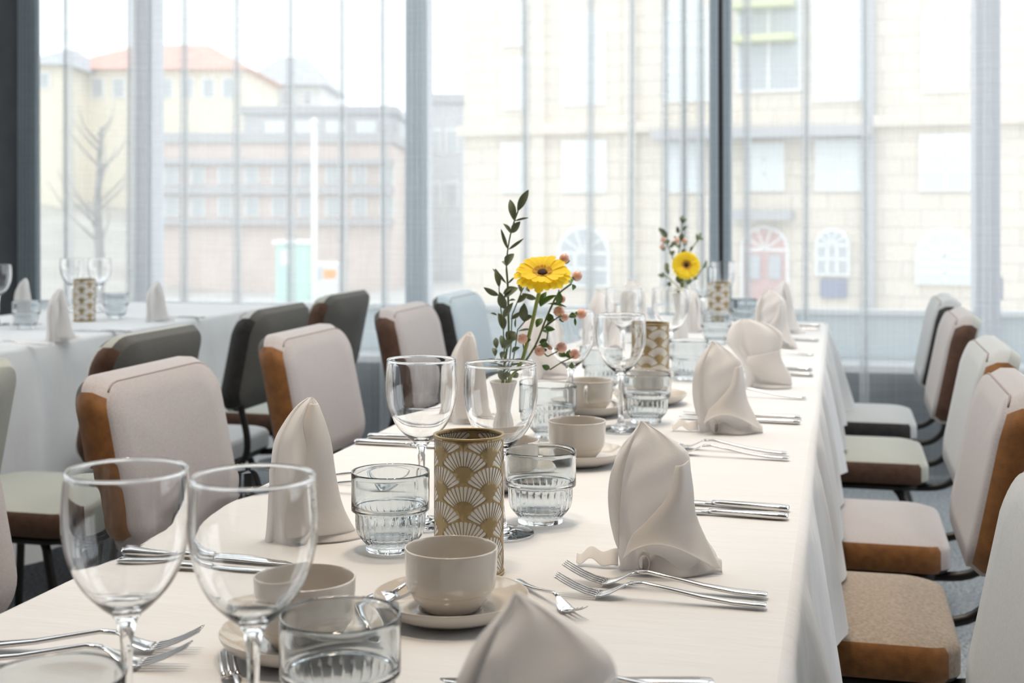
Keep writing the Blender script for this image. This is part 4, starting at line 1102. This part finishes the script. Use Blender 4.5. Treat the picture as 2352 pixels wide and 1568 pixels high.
def leaf_mesh(wr, mat):
    n, m = 8, 5; vs, fs = [], []
    for i in range(n):
        t = i / (n - 1); w = wr * math.sin(PI * min(1, t * .97 + .015)) ** .8
        for j in range(m):
            u = j / (m - 1) * 2 - 1; vs.append((t, w * u, .10 * math.sin(PI * t) + .5 * w * abs(u)))
    for i in range(n - 1):
        for j in range(m - 1): fs.append((i * m + j, (i + 1) * m + j, (i + 1) * m + j + 1, i * m + j + 1))
    me = bpy.data.meshes.new('leaf'); me.from_pydata(vs, [], fs); me.update(); me.polygons.foreach_set('use_smooth', [True] * len(me.polygons)); me.materials.append(mat); return me
LM = {}
def add_leaf(parent, a, b, w, mat='leaf', roll=0.0, origin=Vector()):
    d = b - a; L = d.length; key = (round(w / max(L, 1e-4) / 2 * 12) / 12, mat)
    if key not in LM: LM[key] = leaf_mesh(max(.06, key[0]), M[mat])
    o = obj('leaf', LM[key], None, parent); x = d.normalized(); view = Vector((0, -1, .35)).normalized()
    z = (view - x * view.dot(x)).normalized(); y = z.cross(x)
    Mx = Matrix((x, y, z)).transposed().to_4x4()
    o.matrix_local = Matrix.Translation(a - origin) @ Mx @ Matrix.Rotation(roll, 4, 'X') @ Matrix.Scale(L, 4)
    return o
rf = random.Random(11)
def zpx(x, y): return (1000 + x * .2551, 400 + y * .2551)       # zoomed study of the near bouquet
def bouquet_pt(x, y, dy=0.0): q = zpx(x, y); return PD(q[0], q[1], VD1 + dy)
mouth = v1 + Vector((0, 0, .112))
# eucalyptus sprig
eu = empty('eucalyptus_sprig', v1 + Vector((0, 0, .07))); tag(eu, 'tall grey-green eucalyptus sprig in the near bud vase', 'foliage')
EO = eu.location.copy()
main = [mouth + Vector((-.004, 0, -.05)), mouth + Vector((-.003, .002, .002))] + [bouquet_pt(*q) for q in ((655, 1480, .0), (658, 1290, .004), (652, 1000, .008), (640, 830, .008), (652, 680, .006), (677, 540, .004), (712, 420, .002), (745, 330, .0))]
tube('twig', [p - EO for p in spline(main, 4)], [.0016] * 20 + [.0011] * 17, M['twig'], eu, 6)
for a in (((620, 1560), (612, 1400), (575, 1090), (573, 1015)), ((680, 1560), (690, 1270), (770, 1070), (795, 1020)), ((720, 1560), (740, 1400), (810, 1320))):
    tube('twig', [mouth + Vector((0, 0, -.03)) - EO] + [bouquet_pt(x, y, -.006) - EO for x, y in a], .0009, M['twig'], eu, 6)
for (x0, y0, x1, y1, w) in ((740, 332, 838, 140, 60), (714, 422, 672, 228, 46), (712, 422, 840, 392, 26), (688, 528, 765, 425, 56), (683, 537, 612, 445, 36), (652, 674, 590, 490, 32), (660, 677, 795, 578, 22),
        (640, 828, 708, 715, 66), (640, 828, 602, 783, 50), (575, 1018, 540, 850, 50), (570, 1090, 435, 1018, 42), (622, 1112, 745, 1025, 76), (627, 1212, 580, 1060, 58), (610, 1293, 700, 1155, 60),
        (615, 1402, 565, 1250, 60), (557, 1270, 495, 1250, 22), (678, 1304, 785, 1240, 42), (738, 1158, 835, 1088, 50), (780, 1072, 910, 1122, 46), (770, 1066, 745, 950, 36), (805, 1330, 800, 1160, 60),
        (802, 1322, 880, 1280, 56), (650, 1510, 720, 1420, 90), (552, 1570, 545, 1470, 46), (604, 1570, 590, 1450, 52), (722, 1380, 725, 1290, 22), (745, 1412, 862, 1396, 26), (640, 985, 515, 850, 14),
        (655, 985, 720, 920, 14), (660, 1140, 722, 1132, 18), (620, 1565, 700, 1495, 60), (540, 1640, 520, 1560, 40), (690, 1600, 760, 1560, 46), (590, 1660, 640, 1600, 50), (850, 1060, 820, 1015, 24),
        (610, 1080, 690, 1010, 34), (560, 1700, 470, 1665, 34), (600, 1760, 560, 1690, 40), (700, 1720, 780, 1660, 44), (640, 1860, 560, 1760, 70), (700, 1840, 780, 1800, 60), (640, 1850, 650, 1760, 60)):
    dy = rf.uniform(-.018, .018); add_leaf(eu, bouquet_pt(x0, y0, dy * .4), bouquet_pt(x1, y1, dy), w * 1.22 * .2551 * VD1 / FPX, 'leaf', rf.uniform(-.5, .5), EO)
# near gerbera
c1 = PD(1246, 630, VD1 - .035)
gerbera('large yellow gerbera with a dark centre in the near bud vase', c1, (-.03, -.50, .86), [c1 + Vector((0, .004, -.009)), PD(1236, 680, VD1 - .02), PD(1220, 750, VD1 - .012), PD(1195, 840, VD1), mouth + Vector((.004, -.002, -.002)), mouth + Vector((.001, 0, -.05))], 1.10)
# coral hypericum berries
hy = empty('hypericum_sprig', v1 + Vector((0, 0, .07))); tag(hy, 'branching sprig with coral berries in the near bud vase', 'berries')
def berry(parent, p, r, axis, origin):
    b = lathe('berry', [(0, -r), (r * .5, -r * .86), (r * .88, -r * .45), (r, 0), (r * .93, r * .42), (r * .66, r * .82), (r * .25, r * 1.04), (0, r * 1.08)], 16, M['berry'], parent)
    b.matrix_local = Matrix.Translation(p - origin) @ axis.to_track_quat('Z', 'Y').to_matrix().to_4x4()
    lathe('berry_tip', [(0, r * 1.16), (r * .10, r * 1.08), (r * .14, r * 1.0)], 6, M['calyx'], b)
    for k in range(3):
        a = k * 2.1; s = axis.normalized(); side = Vector((math.cos(a), math.sin(a), .2)).normalized()
        add_leaf(parent, p - s * r * .9, p - s * r * .6 + side * r * 1.3, r * .9, 'leaf2', 0, origin)
hstem = [mouth + Vector((.006, 0, -.05)), mouth + Vector((.007, 0, .0)), bouquet_pt(890, 1560), bouquet_pt(985, 1330), bouquet_pt(1050, 1180), bouquet_pt(1105, 1080), bouquet_pt(1225, 985)]
tube('twig', [p - EO for p in spline(hstem, 4)], .0015, M['twig'], hy, 6)
for pts in (((940, 1440), (1010, 1345), (1070, 1300)), ((1060, 1160), (1110, 1150), (1112, 1040)), ((980, 1380), (1100, 1290), (1220, 1280), (1270, 1270)), ((880, 1580), (1000, 1500), (1018, 1400)), ((1010, 1640), (1090, 1600), (1130, 1570)), ((800, 1620), (790, 1520)), ((1030, 1760), (1140, 1690), (1210, 1660), (1250, 1640)), ((900, 1540), (1010, 1640))):
    tube('twig', [bouquet_pt(x, y, -.004) - EO for x, y in pts], .0010, M['twig'], hy, 6)
for (x, y, r, ax) in ((1160, 762, 47, (.3, -.2, 1)), (1275, 918, 47, (.6, -.3, .8)), (1135, 1125, 36, (.8, 0, .3)), (1112, 1235, 50, (.3, -.8, .6)), (1162, 1288, 36, (.8, 0, -.1)), (1312, 1258, 47, (1, -.3, .2)),
        (785, 1482, 48, (-.5, -.6, .6)), (1135, 1560, 50, (.5, -.6, .7)), (1252, 1618, 48, (.9, -.4, -.2)), (940, 1592, 48, (-.2, -.9, .1)), (1030, 1560, 20, (0, 0, 1))):
    berry(hy, bouquet_pt(x, y, rf.uniform(-.02, .01)), r * .2551 * VD1 / FPX, Vector(ax), EO)
for (x0, y0, x1, y1, w) in ((945, 1192, 1090, 1090, 60), (1010, 1166, 1182, 1196, 32), (1040, 1335, 1020, 1250, 60), (1270, 1285, 1200, 1285, 56), (1255, 1290, 1262, 1365, 26), (910, 1378, 965, 1300, 56), (985, 1380, 1077, 1397, 40), (960, 1412, 1012, 1426, 24),
        (1105, 1180, 1110, 1050, 60), (1230, 990, 1245, 1040, 40), (1225, 985, 1190, 950, 70), (980, 1530, 960, 1480, 60), (1000, 1560, 990, 1500, 64), (1180, 1640, 1110, 1600, 50), (1220, 1660, 1190, 1590, 50), (1230, 1690, 1225, 1750, 46), (1030, 1750, 960, 1720, 40), (945, 1190, 1000, 1060, 50), (1115, 1300, 1155, 1332, 24)):
    dy = rf.uniform(-.015, .015); add_leaf(hy, bouquet_pt(x0, y0, dy * .4), bouquet_pt(x1, y1, dy), w * 1.2 * .2551 * VD1 / FPX, 'leaf2', rf.uniform(-.5, .5), EO)
# far gerbera and its greenery
c2 = PD(1576, 609, VD2 - .03); mouth2 = v2 + Vector((0, 0, .128))
gerbera('small far yellow gerbera facing the camera', c2, (.0, -.97, .24), [c2 + Vector((0, .010, -.004)), PD(1570, 650, VD2), mouth2, mouth2 + Vector((0, 0, -.05))], 1.06)
h2 = empty('greenery_sprig', v2 + Vector((0, 0, .07))); tag(h2, 'leafy green sprig with a few berries around the far gerbera', 'foliage'); HO = h2.location.copy()
def f2(x, y, dy=0): return PD(1250 + x * .2551, 480 + y * .2551, VD2 + dy)        # zoomed study of the far bouquet
for pts in (((1240, 700), (1200, 450), (1235, 250), (1240, 70)), ((1230, 680), (1150, 420), (1090, 280), (1030, 180)), ((1240, 690), (1290, 420), (1340, 340), (1390, 270)), ((1230, 720), (1120, 620), (1060, 590)), ((1250, 720), (1380, 600), (1440, 510))):
    tube('twig', [mouth2 + Vector((0, 0, -.03)) - HO] + [f2(x, y) - HO for x, y in pts], .0016, M['twig'], h2, 6)
for (x0, y0, x1, y1, w) in ((1240, 120, 1245, 55, 40), (1240, 130, 1215, 80, 36), (1245, 130, 1285, 95, 36), (1205, 220, 1195, 155, 40), (1250, 200, 1290, 155, 36), (1090, 240, 1030, 170, 40), (1090, 260, 1105, 200, 36), (1080, 320, 1050, 260, 44), (1100, 320, 1120, 270, 40),
        (1240, 290, 1240, 215, 50), (1170, 330, 1150, 290, 60), (1220, 360, 1190, 320, 56), (1265, 340, 1280, 290, 46), (1380, 300, 1370, 220, 30), (1390, 280, 1435, 270, 36), (1395, 270, 1415, 210, 30), (1310, 380, 1335, 330, 30), (1075, 380, 1050, 340, 56), (1160, 420, 1130, 380, 60), (1110, 560, 1100, 480, 50), (1120, 590, 1080, 530, 50),
        (1070, 620, 1045, 580, 60), (1430, 540, 1460, 460, 36), (1220, 670, 1195, 600, 70), (1300, 680, 1290, 610, 60), (1135, 700, 1125, 650, 40), (1340, 630, 1380, 610, 36), (1200, 300, 1165, 240, 30), (1240, 400, 1270, 360, 50), (1130, 350, 1160, 320, 40)):
    dy = rf.uniform(-.03, .03); add_leaf(h2, f2(x0, y0, dy * .4), f2(x1, y1, dy), w * .2551 * VD2 / FPX, 'leaf', rf.uniform(-.5, .5), HO)
for (x, y, r) in ((1072, 275, 24), (1195, 285, 26), (1265, 285, 22), (1060, 335, 20)): berry(h2, f2(x, y), r * .2551 * VD2 / FPX, Vector((.2, -.5, .7)), HO)
